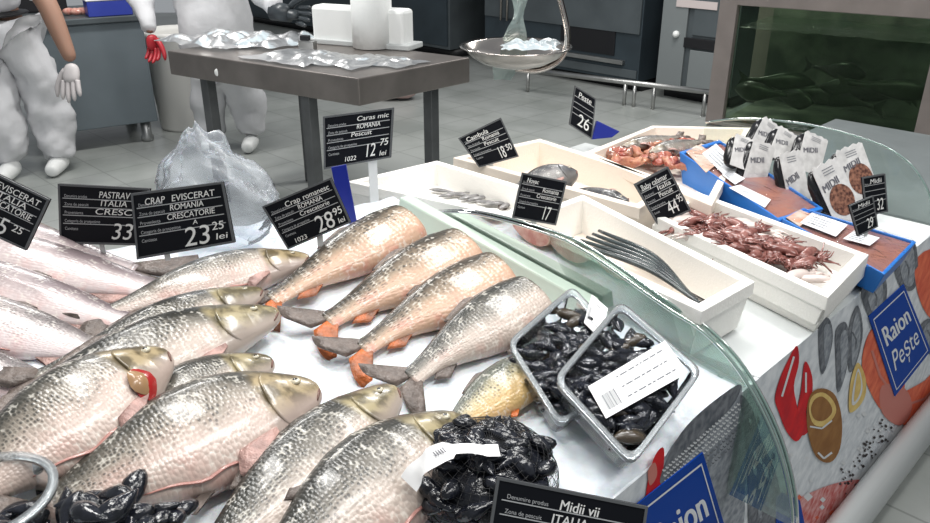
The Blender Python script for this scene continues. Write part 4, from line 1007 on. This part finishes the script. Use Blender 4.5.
# mussel heap lower left
rnd = random.Random(8)
hc = onbed(118, 552, 0)
for i in range(46):
    x, y = rnd.gauss(0, .045), rnd.gauss(0, .035); r_ = math.hypot(x/.09, y/.07)
    if r_ > 1: x /= r_; y /= r_; r_ = 1
    h = .04+.07*(1-r_)*rnd.uniform(.3, 1)+.02
    mussel(hc+tX*x*1.1+tY*(y-.03)+n0*h, (rnd.uniform(-.5, .5), rnd.uniform(-.5, .5), rnd.uniform(0, 6.28)), rnd.uniform(.8, 1.05), 'black mussel in the loose heap at the bottom left', 'mussels in the bottom left heap', rnd.random() < .05)
# clear bag bottom left corner with dark mussels
q = onbed(0, 560, 0); e = thing('plastic_tub', q, 'clear plastic tub with dark contents in the bottom left corner', 'tub')
bm = BM(); lathe(bm, q, [(0, .003), (.06, .003), (.067, .01), (.074, .085), (.078, .088), (.078, .092), (.072, .092)], 36); obj('tub_wall', bm, clear, e)
bm = BM(); lathe(bm, q, [(.070, .090), (.080, .090), (.081, .096), (.070, .097)], 36, closed=True); obj('rim', bm, trayrim, e)
for i in range(9):
    th_ = i*2.4; r_ = .016*math.sqrt(i); mussel(q+V((math.cos(th_)*r_, math.sin(th_)*r_, .05+.006*(i % 3))), (rnd.uniform(-.5, .5), rnd.uniform(-.4, .4), th_), .9, 'dark mussel inside the clear tub in the bottom left corner', 'mussels in the corner tub')
# ------------------------------------------------------------ box contents
# thin black fish
base_f = lambda u, v, h: onz(u, v, .87+h)
for i in range(5):
    u0, v0 = 575+i*6, 243-i*3.2; u1, v1 = 700-i*3, 303-i*3.0
    a_ = onz(u0, v0, .925); m_ = onz((u0+u1)/2+8, (v0+v1)/2-6, .93); b_ = onz(u1, v1, .915)
    e = thing('slim_black_fish', m_-UP*.02, 'slender black fish lying along the foam box beside the end glass', 'fish', 'slender black fish in the foam box')
    pts = smooth_path([a_, m_, b_], 20); bm = BM(); tube(bm, pts, [.003+.0062*math.sin(min(1, (k/20)*1.4+.12)*math.pi*.5)*(1-(k/20)**2.2*.85) for k in range(21)], 10, sq=(1, .8)); obj('body', bm, mat('slim_fish_skin', (.015, .022, .026), .25, coat=.3, col2=(.05, .065, .065), noise_scale=18), e)
    t = (pts[-1]-pts[-2]).normalized(); s = t.cross(UP); bm = BM()
    for sg in (-1, 1): slab(bm, [pts[-1]-t*.01, pts[-1]+s*sg*.002, pts[-1]+t*.035+s*sg*.018, pts[-1]+t*.01+s*sg*.008], UP, .0015)
    obj('tail_fin', bm, black, e)
# squid
sqm = mat('squid_brown', (.13, .035, .028), .22, coat=.5, col2=(.30, .13, .11), noise_scale=55); sqw = mat('squid_white', (.72, .62, .58), .3, coat=.4, noise_amt=.15, noise_scale=30)
def squid_mesh(seed, m):
    rnd = random.Random(seed); bm = BM()
    pts = smooth_path([V((-.045, 0, 0)), V((-.02, .008*rnd.uniform(-1, 1), .003)), V((.01, .008*rnd.uniform(-1, 1), .003)), V((.028, 0, 0))], 12)
    tube(bm, pts, [.002, .006, .0095, .012, .013, .0135, .0135, .013, .0125, .012, .011, .009, .006], 12, sq=(1, .8))
    for sg in (-1, 1): slab(bm, [V((-.045, 0, .002)), V((-.02, sg*.008, .002)), V((-.025, sg*.024, .001)), V((-.04, sg*.016, .001))][::sg], UP, .002)
    bmesh.ops.create_icosphere(bm, subdivisions=2, radius=.0095, matrix=Matrix.Translation((.036, 0, 0)))
    for k in range(7):
        a_ = (k-3)*.22; p_ = V((.04, (k-3)*.0025, 0)); q = p_+V((.018*math.cos(a_), .018*math.sin(a_), rnd.uniform(-.002, .005))); r_ = q+V((.02*math.cos(a_+rnd.uniform(-1.3, 1.3)), .02*math.sin(a_+rnd.uniform(-1.3, 1.3)), rnd.uniform(-.005, .003)))
        tube(bm, smooth_path([p_, q, r_], 8), [.0034-.0003*i for i in range(9)], 6)
    return obj('squid', bm, m, base=False)
protos = [squid_mesh(1, sqm), squid_mesh(2, sqm), squid_mesh(3, sqm)]; whites = [squid_mesh(5, sqw), squid_mesh(6, sqw)]
used = set(); rnd = random.Random(12)
def put(pr, loc, rot, sc, label, cat, group):
    if id(pr) in used: o = pr.copy(); COL.objects.link(o)
    else: used.add(id(pr)); o = pr
    o.location = loc; o.rotation_euler = rot; o.scale = (sc,)*3; return tag(o, label, cat, group)
for i in range(58):
    u = rnd.uniform(0, 1); w = rnd.uniform(0, 1)
    uu = 678+u*128; vv = 229+u*40+(w-.5)*(24-abs(u-.5)*14)
    if u > .45: uu -= 5; vv += 2
    put(rnd.choice(protos), onz(uu+7, vv-9+max(0, .3-u)*0, .912+rnd.uniform(0, .024)), (rnd.uniform(-.5, .5), rnd.uniform(-.35, .35), rnd.uniform(0, 6.28)), rnd.uniform(.75, 1.05), 'small reddish brown squid heaped in the foam box by the banner', 'squid', 'brown squid in the foam box')
for i, (u, v, r_, s) in enumerate([(688, 222, .3, 1.1), (700, 219, -.5, .9), (742, 224, .1, .95), (756, 229, -.4, .9), (705, 238, 2.6, 1.05), (770, 243, -.6, 1.0), (800, 276, .5, .95), (812, 279, 2.9, .8)]):
    put(whites[i % 2], onz(u, v, .925), (.15, .1, r_), s, 'pale white squid lying on top of the brown squid heap', 'squid', 'white squid in the foam box')
# red fish pieces in far box
def lump(seed, m, sx_, sy_, sz_, name):
    bm = BM(); bmesh.ops.create_icosphere(bm, subdivisions=3, radius=1)
    for v in bm.verts: v.co = v.co*(1+.45*noise.noise(v.co*1.4+V((seed, 0, 0)))+.15*noise.noise(v.co*4)); v.co = V((v.co.x*sx_, v.co.y*sy_, v.co.z*sz_))
    return obj(name, bm, m, base=False)
rp = [lump(1, mat('red_flesh', (.26, .04, .03), .25, coat=.4, col2=(.45, .16, .11), noise_scale=40), .03, .02, .014, 'fish_piece'), lump(5, mat('orange_flesh', (.50, .24, .14), .35, col2=(.34, .10, .07), noise_scale=50, coat=.2), .034, .018, .013, 'fish_piece'), lump(9, mat('dark_flesh', (.12, .06, .05), .25, coat=.4, col2=(.4, .16, .1), noise_scale=40), .03, .018, .014, 'fish_piece')]
for i in range(40):
    u = rnd.uniform(612, 688); f_ = (u-612)/76; v = rnd.uniform(142-10*f_+6, 160+6*f_)
    put(rnd.choice(rp), onz(u, v, .92+rnd.uniform(0, .02)), (rnd.uniform(-.4, .4), rnd.uniform(-.4, .4), rnd.uniform(0, 6.28)), rnd.uniform(.75, 1.15), 'red and orange fish piece heaped in the back foam box', 'fish piece', 'red fish pieces in the back foam box')
FM['plaindark'] = fish_mat('far_dark_fish_skin', (.24, .21, .18), (.12, .11, .10), (.035, .035, .03), (.2, .17, .13), dark=.8)
for (u0, v0, u1, v1, hw, lb) in [(650, 152, 712, 138, .030, 'dark mottled fish lying behind the red pieces in the back box'), (622, 146, 690, 134, .026, 'dark small fish at the rear edge of the red pieces')]:
    make_fish(onz(u0, v0, .945), onz(u1, v1, .945), hw, lb, 'plaindark', roll=10, group='dark fish in the back foam box', name='dark_fish', slit=False)
# grey fish heads box 2 and silver fish box 1
FM['head'] = fish_mat('smooth_grey_fish', (.22, .21, .20), (.07, .07, .075), (.025, .025, .03), (.045, .045, .05), dark=.3)
make_fish(onz(577, 172, .965), onz(490, 203, .90), .052, 'large fish with smooth dark grey head behind a price sign in the cream box', 'head', roll=10, group='grey fish in the cream foam box', name='grey_fish', slit=False, fat=.8)
make_fish(onz(628, 201, .935), onz(545, 190, .90), .036, 'smaller grey brown fish resting low in the cream box right of the big head', 'head', roll=10, group='grey fish in the cream foam box', name='grey_fish', slit=False, fat=.7)
sfm = mat('small_silver', (.32, .31, .31), .3, noise_amt=.6, noise_scale=50, coat=.4)
rnd = random.Random(31)
for i in range(9):
    u = 436+i*9.5; v = 194+i*1.6+rnd.uniform(-3, 3); c = onz(u+6, v-1, .905); a_ = rnd.uniform(-.5, .9); d = V((math.cos(a_), math.sin(a_), 0))
    bm = BM(); pts = [c+d*.075*(t-.5) for t in [k/8 for k in range(9)]]; tube(bm, pts, [.002, .006, .0085, .009, .0085, .007, .005, .003, .002], 8, sq=(1, .6)); t = pts[-1]; s = V((-d.y, d.x, 0)); slab(bm, [t-d*.002, t+d*.014+s*.009, t+d*.008, t+d*.014-s*.009], UP, .001)
    tag(obj('sprat', bm, sfm), 'tiny silver fish at the bottom of the white foam box', 'fish', 'tiny silver fish in the white foam box')
# ------------------------------------------------------------ blue cartons
def carton(px, z, zb, label, labs, pic, seed, film_col):
    c = [onz(u, v, zz) for (u, v), zz in zip(px, z)]; ctr = sum(c, V())/4; n = (c[1]-c[0]).cross(c[3]-c[0]).normalized()
    if n.z < 0: n = -n
    e = thing('blue_tray', V((ctr.x, ctr.y, zb)), label, 'tray', 'blue trays of packed fish')
    bm = BM(); lo = [V((ctr.x+(q.x-ctr.x)*.86, ctr.y+(q.y-ctr.y)*.86, zb)) for q in c]; inn = [ctr+(q-ctr)*.93 for q in c]; lo2 = [V((q.x, q.y, q.z-.02)) for q in inn]
    rs = [[bm.verts.new(x) for x in l] for l in (lo, c, inn, lo2)]
    for a_, b_ in zip(rs, rs[1:]):
        for k in range(4): bm.faces.new((a_[k], a_[(k+1) % 4], b_[(k+1) % 4], b_[k]))
    bm.faces.new(rs[0][::-1]); bm.faces.new(rs[-1]); bmesh.ops.recalc_face_normals(bm, faces=bm.faces); obj('tray_body', bm, bluebox, e, bevel=.003)
    bm = BM(); q = [ctr+(x-ctr)*.925-n*.006 for x in c]; slab(bm, q, n, .01); obj('packed_fish', bm, mat('packed_fish', (.36, .15, .10), .3, coat=.5, col2=(.22, .12, .12), noise_scale=14), e, smooth=False)
    def pp(pts, off, k=.98):
        return [onplane(u, v, c[0]+n*off, n) for u, v in pts]
    for j, l in enumerate(labs):
        q = pp(l, .0015); bm = BM(); slab(bm, q, n, .0008, 0); pl = Plane2(q[0], q[1], q[3], q[2])
        if pl.n.dot(n) < 0: pl.n = -pl.n
        for r_ in range(4): rect(bm, pl, .12, .2+.17*r_, .12+.5, .24+.17*r_, 1, .0004)
        obj('label', bm, [paper, mat('faint_ink')], e, smooth=False)
    q = pp(pic, .0008); bm = BM(); slab(bm, q, n, .0006); obj('picture_sheet', bm, mat('picture_print', (.62, .55, .48), .4, col2=(.55, .25, .14), noise_scale=22), e, smooth=False)
    bm = BM(); poly(bm, [ctr+(x-ctr)*.99+n*.004 for x in c]); obj('lid_film', bm, film('lid_film'), e)
    return e
carton([(679, 151), (780, 220), (824, 208), (719, 139)], (.975, .925, .925, .975), .855, 'blue plastic tray of packed fish with two white labels, farther of the two',
       [[(702, 153), (728, 178), (740, 167), (716, 143)], [(729, 187), (765, 207), (771, 199), (740, 184)], [(722, 174), (735, 184), (745, 178), (728, 168)]], [(686, 151), (706, 172), (722, 160), (700, 144)], 1, 0)
carton([(781, 217), (885, 274), (917, 241), (803, 207)], (.93, .905, .905, .93), .848, 'blue plastic tray of packed fish at the counter front, nearer of the two',
       [[(843, 238), (870, 245), (880, 237), (854, 230)], [(800, 222), (836, 236), (848, 224), (812, 212)]], [(786, 217), (800, 226), (812, 214), (800, 209)], 2, 0)
# ------------------------------------------------------------ vacuum packs
card_m = mat('card_white', (.66, .65, .64), .5, noise_amt=.25, noise_scale=45); plate_m = mat('card_dish_print', (.06, .02, .015), .4, col2=(.30, .14, .09), noise_scale=120)
def pack(u0, v0, u1, v1, wpx, z, label, dish):
    """top centre (u0,v0) to bottom centre (u1,v1) of the card"""
    top = onz(u0, v0, z+.07); r = ray(u1, v1)
    bot = ony(u1, v1, top.y-.055)
    up_ = (top-bot); Lh = up_.length; up_.normalize(); side = (V((.86, .2, -.12))); side = (side-up_*side.dot(up_)).normalized(); n = side.cross(up_)
    if n.y > 0: n = -n
    w = wpx/800*(top-CAM).length; e = thing('vacuum_pack', bot, label, 'seafood pack', 'upright packs with white cards')
    # header card with a wavy top edge
    f_ = []; m = 10
    xs = [-w/2+w*k/m for k in range(m+1)]
    tops = [Lh*(.975+.02*math.sin(k*2.1)-.05*(k in (0, 10))) for k in range(m+1)]
    bm = BM(); fr = [bot+side*xs[0]+n*.006]+[bot+side*xs[-1]+n*.006]+[bot+side*xs[k]+up_*tops[k]+n*.006 for k in range(m, -1, -1)]
    v1_ = [bm.verts.new(q) for q in fr]; v2_ = [bm.verts.new(q-n*.0015) for q in fr]; bm.faces.new(v1_); bm.faces.new(v2_[::-1])
    for k in range(len(fr)): bm.faces.new((v1_[k], v1_[(k+1) % len(fr)], v2_[(k+1) % len(fr)], v2_[k]))
    bmesh.ops.recalc_face_normals(bm, faces=bm.faces); obj('card', bm, card_m, e, smooth=False)
    pl = Plane2(bot-side*w/2+n*.006, bot+side*w/2+n*.006, bot-side*w/2+n*.006+up_*Lh); pl.n = n
    bm = BM()
    if dish:
        cx, cy, rx = .54, .38, .42; poly(bm, [pl(cx+rx*math.cos(t*math.tau/28), cy+rx*w/Lh*math.sin(t*math.tau/28)*1.1, .0006) for t in range(28)], 1)
        text(bm, pl, 'MIDII', .08, .58, .11, 0, .001, width=.62, shear=.1, rot=.15, bold=.008); rect(bm, pl, .62, .08, .75, .16, 2)
    else: text(bm, pl, 'MIDII', .12, .42, .12, 0, .001, width=.6, rot=.35, bold=.008)
    for k in range(3): rect(bm, pl, .3, .80+.04*k, .3+.4, .812+.04*k, 3)
    obj('card_print', bm, [ink, plate_m, mat('red_dot', (.5, .05, .04), .5), mat('faint_ink')], e, smooth=False)
    bm = BM(); pts = smooth_path([bot-side*w*.30+up_*.01-n*.012, bot-side*w*.34+up_*Lh*.35-n*.02, bot-side*w*.2+up_*Lh*.8-n*.014], 12)
    bmesh.ops.create_uvsphere(bm, u_segments=20, v_segments=14, radius=1)
    for v in bm.verts:
        x, y, zz = v.co; x = math.copysign(abs(x)**.6, x); zz = math.copysign(abs(zz)**.75, zz); bu = 1+.12*noise.noise(v.co*2); v.co = bot+up_*(Lh*.47+zz*Lh*.47)+side*(x*w*.42*bu-w*.26)-n*(y*.016*bu+.012)
    obj('black_pouch', bm, black_gl, e)
    return e
packs = [(772, 121, 756, 152, 20, .965, 'small white carded black pack at the far left back of the pack row', 0),
 (744, 136, 738, 168, 20, .965, 'white carded black pack nearest the far blue tray, at the left end', 0),
 (788, 130, 776, 160, 21, .965, 'white carded black pack in the back row, second from the left', 0),
 (764, 141, 752, 184, 24, .955, 'white carded black pack standing in the second row behind the black pouch', 0),
 (816, 134, 806, 172, 25, .965, 'white carded black pack in the back row with the taller white top', 0),
 (788, 150, 800, 208, 24, .95, 'white carded black pack with slanted lettering, in the middle of the front row', 0),
 (846, 145, 866, 200, 31, .955, 'white carded black pack with round dish picture at the back right', 1),
 (822, 161, 850, 224, 32, .95, 'white carded black pack with round dish picture nearest the small price signs', 1)]
for p_ in packs: pack(*p_)
# ------------------------------------------------------------ price signs
def sign(px, anchor_depth, label, rows, yaw=None, stake=None, tilt=.15, clipm=None, hide=False):
    """px: TL, TR, BR, BL; board stands at the given distance from the camera"""
    tl, tr, br, bl = px
    c0 = CAM+ray(*bl).normalized()*anchor_depth
    yw = R(yaw if yaw is not None else 0); n = V((math.sin(yw), -math.cos(yw), tilt)).normalized()
    q = [onplane(u, v, c0, n) for u, v in (bl, br, tr, tl)]
    pl = Plane2(q[0], q[1], q[3], q[2]); 
    if pl.n.dot(CAM-c0) < 0: pl.n = -pl.n
    n = pl.n; ctr = (q[0]+q[1])/2
    e = thing('price_sign', ctr, label, 'price sign', 'chalk price signs')
    bm = BM(); slab(bm, q, n, .005); obj('board', bm, signblack, e, bevel=.0012)
    bm = BM(); f = .035; fx = f*pl.h/pl.w
    for r_ in ((0, 0, 1, f), (0, 1-f, 1, 1), (0, f, fx, 1-f), (1-fx, f, 1, 1-f)):
        slab(bm, [pl(r_[0], r_[1], .001), pl(r_[2], r_[1], .001), pl(r_[2], r_[3], .001), pl(r_[0], r_[3], .001)], n, .0015)
    obj('frame', bm, signgrey, e, smooth=False)
    bm = BM()
    for r_ in rows:
        if r_[0] == 'l': _, x0, x1, y = r_; rect(bm, pl, x0, y, x1, y+.014, 1)
        elif r_[0] == 'p': _, s, x, y, w = r_; text(bm, pl, s, x, y, .05, 1, width=w)
        else: _, s, x, y, h, w, rt = r_; text(bm, pl, s, x, y, h, 0, width=w, rot=rt, shear=.12, bold=.001)
    obj('writing', bm, [chalk, chalk2], e, smooth=False)
    if stake:
        bm = BM(); for_ = stake
        a_ = pl(for_[0], 0, -.004); box(bm, a_-UP*(for_[2]/2-.02), (for_[1], .006, for_[2]), (q[1]-q[0]).normalized(), n.cross((q[1]-q[0]).normalized()))
        obj('stake', bm, clipm or white_pl, e, bevel=.001)
    return e
STD = [('l', .05, .95, .76), ('l', .05, .95, .62), ('l', .05, .95, .48), ('l', .05, .95, .34), ('p', 'Denumire produs', .07, .785, .26), ('p', 'Zona de pescuit', .07, .65, .28), ('p', 'Provenienta', .07, .51, .22), ('p', 'Categoria de prospetime', .07, .37, .42), ('p', 'Cantitate', .07, .24, .16)]
dS = lambda u, v, h: (onbed(u, v, h)-CAM).length
sign([(131, 193), (223, 181), (235, 242), (137, 259)], dS(186, 250, .085), 'chalk price sign reading CRAP EVISCERAT with the price 23,25', STD+[('t', 'CRAP', .14, .80, .10, .22, 0), ('t', 'EVISCERAT', .43, .80, .10, .46, 0), ('t', 'ROMANIA', .40, .665, .09, .36, 0), ('t', 'CRESCATORIE', .36, .525, .09, .50, 0), ('t', '23', .50, .07, .30, .26, 0), ('t', '25', .80, .26, .13, .12, 0), ('t', 'lei', .82, .10, .10, .12, 0), ('t', 'A', .62, .40, .07, .05, 0)], -12, (.3, .012, .03))
sign([(58, 183), (150, 188), (142, 245), (60, 243)], dS(100, 243, .06)+.09, 'chalk price sign reading ITALIA partly hidden behind the CRAP EVISCERAT sign', STD+[('t', 'PASTRAV', .46, .80, .11, .34, 0), ('t', 'ITALIA', .48, .665, .10, .3, 0), ('t', 'CRESC', .42, .52, .10, .42, 0), ('t', '33', .62, .10, .28, .24, 0)], -18, (.5, .012, .07))
sign([(-30, 160), (50, 199), (26, 250), (-50, 215)], dS(10, 240, .08), 'tilted chalk price sign at the left edge with the price 25', STD+[('t', 'CRAP EVISCERAT', .08, .80, .11, .84, 0), ('t', 'ITALIA', .40, .655, .11, .4, 0), ('t', 'CRESCATORIE', .28, .51, .11, .62, 0), ('t', '25', .42, .08, .30, .26, 0), ('t', '25', .74, .22, .13, .13, 0)], -14, (.5, .012, .03))
sign([(262, 206), (331, 177), (351, 222), (288, 249)], dS(320, 240, .05), 'tilted chalk price sign reading Crap romanesc with the price 28,95', STD+[('t', 'Crap', .28, .80, .11, .22, 0), ('t', 'romanesc', .54, .80, .11, .38, 0), ('t', 'ROMANIA', .42, .66, .09, .36, 0), ('t', 'Crescatorie', .40, .52, .09, .44, 0), ('t', '28', .52, .06, .34, .27, 0), ('t', '95', .82, .26, .15, .13, 0), ('t', 'lei', .84, .08, .11, .1, 0), ('t', '1023', .14, .06, .09, .2, 0)], -8, (.5, .012, .05))
sign([(323, 116), (394, 107), (391, 157), (324, 169)], 1.95, 'chalk price sign on a white stake at the back corner of the white foam box', STD+[('t', 'Caras mic', .48, .83, .09, .45, 0), ('t', 'ROMANIA', .48, .68, .09, .34, 0), ('t', 'Pescuit', .40, .54, .09, .3, 0), ('t', '12', .60, .10, .26, .16, 0), ('t', '75', .82, .28, .14, .12, 0), ('t', 'lei', .82, .08, .1, .1, 0), ('t', '1022', .3, .08, .09, .18, 0)], -8, (.72, .022, .13))
bm = BM(); q = [onplane(u, v, CAM+ray(340, 200).normalized()*1.80, V((0, -1, .1)).normalized()) for u, v in ((344, 232), (358, 228), (346, 164), (331, 167))]; slab(bm, q, V((0, -1, .1)).normalized(), .006); tag(obj('blue_stake', bm, navy, smooth=False, bevel=.001), 'blue plastic stake between the two left middle price signs', 'stake')
sign([(458, 138), (501, 117), (519, 156), (479, 167)], 2.16, 'small tilted chalk price sign at the left corner of the cream foam box', STD+[('t', 'Cambula', .12, .80, .12, .5, 0), ('t', 'Romania', .42, .665, .10, .4, 0), ('t', 'Pescuit', .40, .52, .10, .35, 0), ('t', '18', .58, .08, .30, .17, 0), ('t', '50', .80, .22, .16, .14, 0)], 0, (.3, .012, .04))
sign([(522, 172), (567, 181), (556, 225), (512, 217)], 1.70, 'dark chalk price sign in front of the grey fish head', STD+[('t', 'Novac', .14, .82, .1, .26, 0), ('t', 'Romania', .52, .67, .1, .36, 0), ('t', 'Crescatorie', .42, .53, .09, .44, 0), ('t', '17', .62, .08, .3, .18, 0)], 5, (.5, .012, .04))
sign([(634, 184), (668, 166), (691, 210), (658, 225)], 1.90, 'chalk price sign stuck in the squid box at a slant', STD+[('t', 'Baby calamar', .10, .80, .12, .75, 0), ('t', 'Italia', .46, .665, .10, .4, 0), ('t', 'Pescuit', .42, .52, .10, .4, 0), ('t', '44', .44, .10, .28, .3, 0), ('t', '95', .80, .26, .16, .14, 0)], 12, (.5, .012, .03))
sign([(575, 85), (596, 98), (592, 139), (569, 124)], 2.65, 'narrow turned chalk price sign beside a blue holder at the back', STD[:4]+[('t', 'Peste', .2, .78, .14, .6, 0), ('t', '26', .3, .12, .3, .5, 0)], 10)
bm = BM(); dd = CAM+ray(600, 130).normalized()*2.68; nn_ = V((0, -1, .3)).normalized(); q = [onplane(u, v, dd, nn_) for u, v in ((592, 139), (612, 137), (620, 131), (597, 120))]; slab(bm, q, nn_, .03); tag(obj('sign_holder', bm, navy, bevel=.002), 'dark blue plastic holder behind the narrow turned sign', 'holder')
sign([(862, 177), (885, 173), (888, 211), (866, 216)], 1.93, 'small dark price sign farther right of the carded packs', STD[:5]+[('t', 'Midii', .3, .8, .12, .5, 0), ('t', '32', .5, .1, .3, .3, 0)], 18, (.5, .01, .05))
sign([(849, 205), (873, 195), (878, 226), (858, 236)], 1.80, 'small dark price sign tucked in front of the last carded pack', STD[:5]+[('t', 'Midii', .3, .8, .12, .5, 0), ('t', '29', .5, .1, .3, .3, 0)], 18, (.5, .01, .03))
sign([(497, 476), (648, 506), (636, 592), (484, 562)], .985, 'large black price sign reading Midii vii at the bottom edge', [('l', .05, .95, .745), ('l', .05, .95, .58), ('p', 'Denumire produs', .08, .78, .27), ('p', 'Zona de pescuit', .08, .61, .24), ('t', 'Midii vii', .42, .765, .12, .26, 0), ('t', 'ITALIA', .38, .60, .11, .24, 0), ('t', '19,95', .4, .15, .25, .4, 0)], 8, (.5, .012, .02), tilt=.45)
# ------------------------------------------------------------ standing crumpled bag at the back
q = onbed(232, 246, 0); bm = BM(); bmesh.ops.create_uvsphere(bm, u_segments=44, v_segments=34, radius=1)
for v in bm.verts:
    c = v.co.copy(); hgt = (c.z+1)/2; pinch = (1-.62*hgt**1.1)*(.55+.6*math.sqrt(max(0, 1-(c.z)**2)))
    d = 1+.30*noise.noise(c*2.1)+.20*abs(noise.noise(c*3.6))+.05*noise.noise(c*9)
    lean = -.05*hgt
    v.co = q+V((c.x*.135*pinch*d+lean, c.y*.08*pinch*d+.02, max(0, hgt*.255*(1+.10*noise.noise(c*3)))-.01))
tag(obj('plastic_bag', bm, bagfilm), 'large crumpled clear plastic bag standing behind the CRAP EVISCERAT price sign', 'plastic bag')
# ------------------------------------------------------------ lights
W = bpy.data.worlds.new('world'); SC.world = W; W.use_nodes = True; bg = W.node_tree.nodes['Background']; bg.inputs[0].default_value = (.90, .95, 1, 1); bg.inputs[1].default_value = .30
def lamp(x, y, z, sx_, sy_, p, rot=0, col=(1, .985, .955)):
    l = bpy.data.lights.new('ceiling_light', 'AREA'); l.shape = 'RECTANGLE'; l.size = sx_; l.size_y = sy_; l.energy = p; l.color = col
    o = bpy.data.objects.new('ceiling_light', l); COL.objects.link(o); o.location = (x, y, z); o.rotation_euler = (0, 0, rot); return o
lamp(-.9, 1.9, 3.0, 1.5, .25, 34, R(-45)); lamp(.7, 2.3, 3.0, 1.5, .25, 34, R(-45)); lamp(.2, .6, 3.0, 1.5, .25, 26, R(45))
lamp(-1.8, 4.6, 3.0, 1.5, .3, 62, R(45)); lamp(1.2, 5.6, 3.0, 1.5, .3, 68, R(45)); lamp(1.8, 1.0, 3.0, 1.2, .25, 20, R(45))
SC.view_settings.view_transform = 'Standard'; SC.view_settings.look = 'None'; SC.view_settings.gamma = 1; SC.view_settings.use_curve_mapping = False
SC.view_settings.exposure = .17
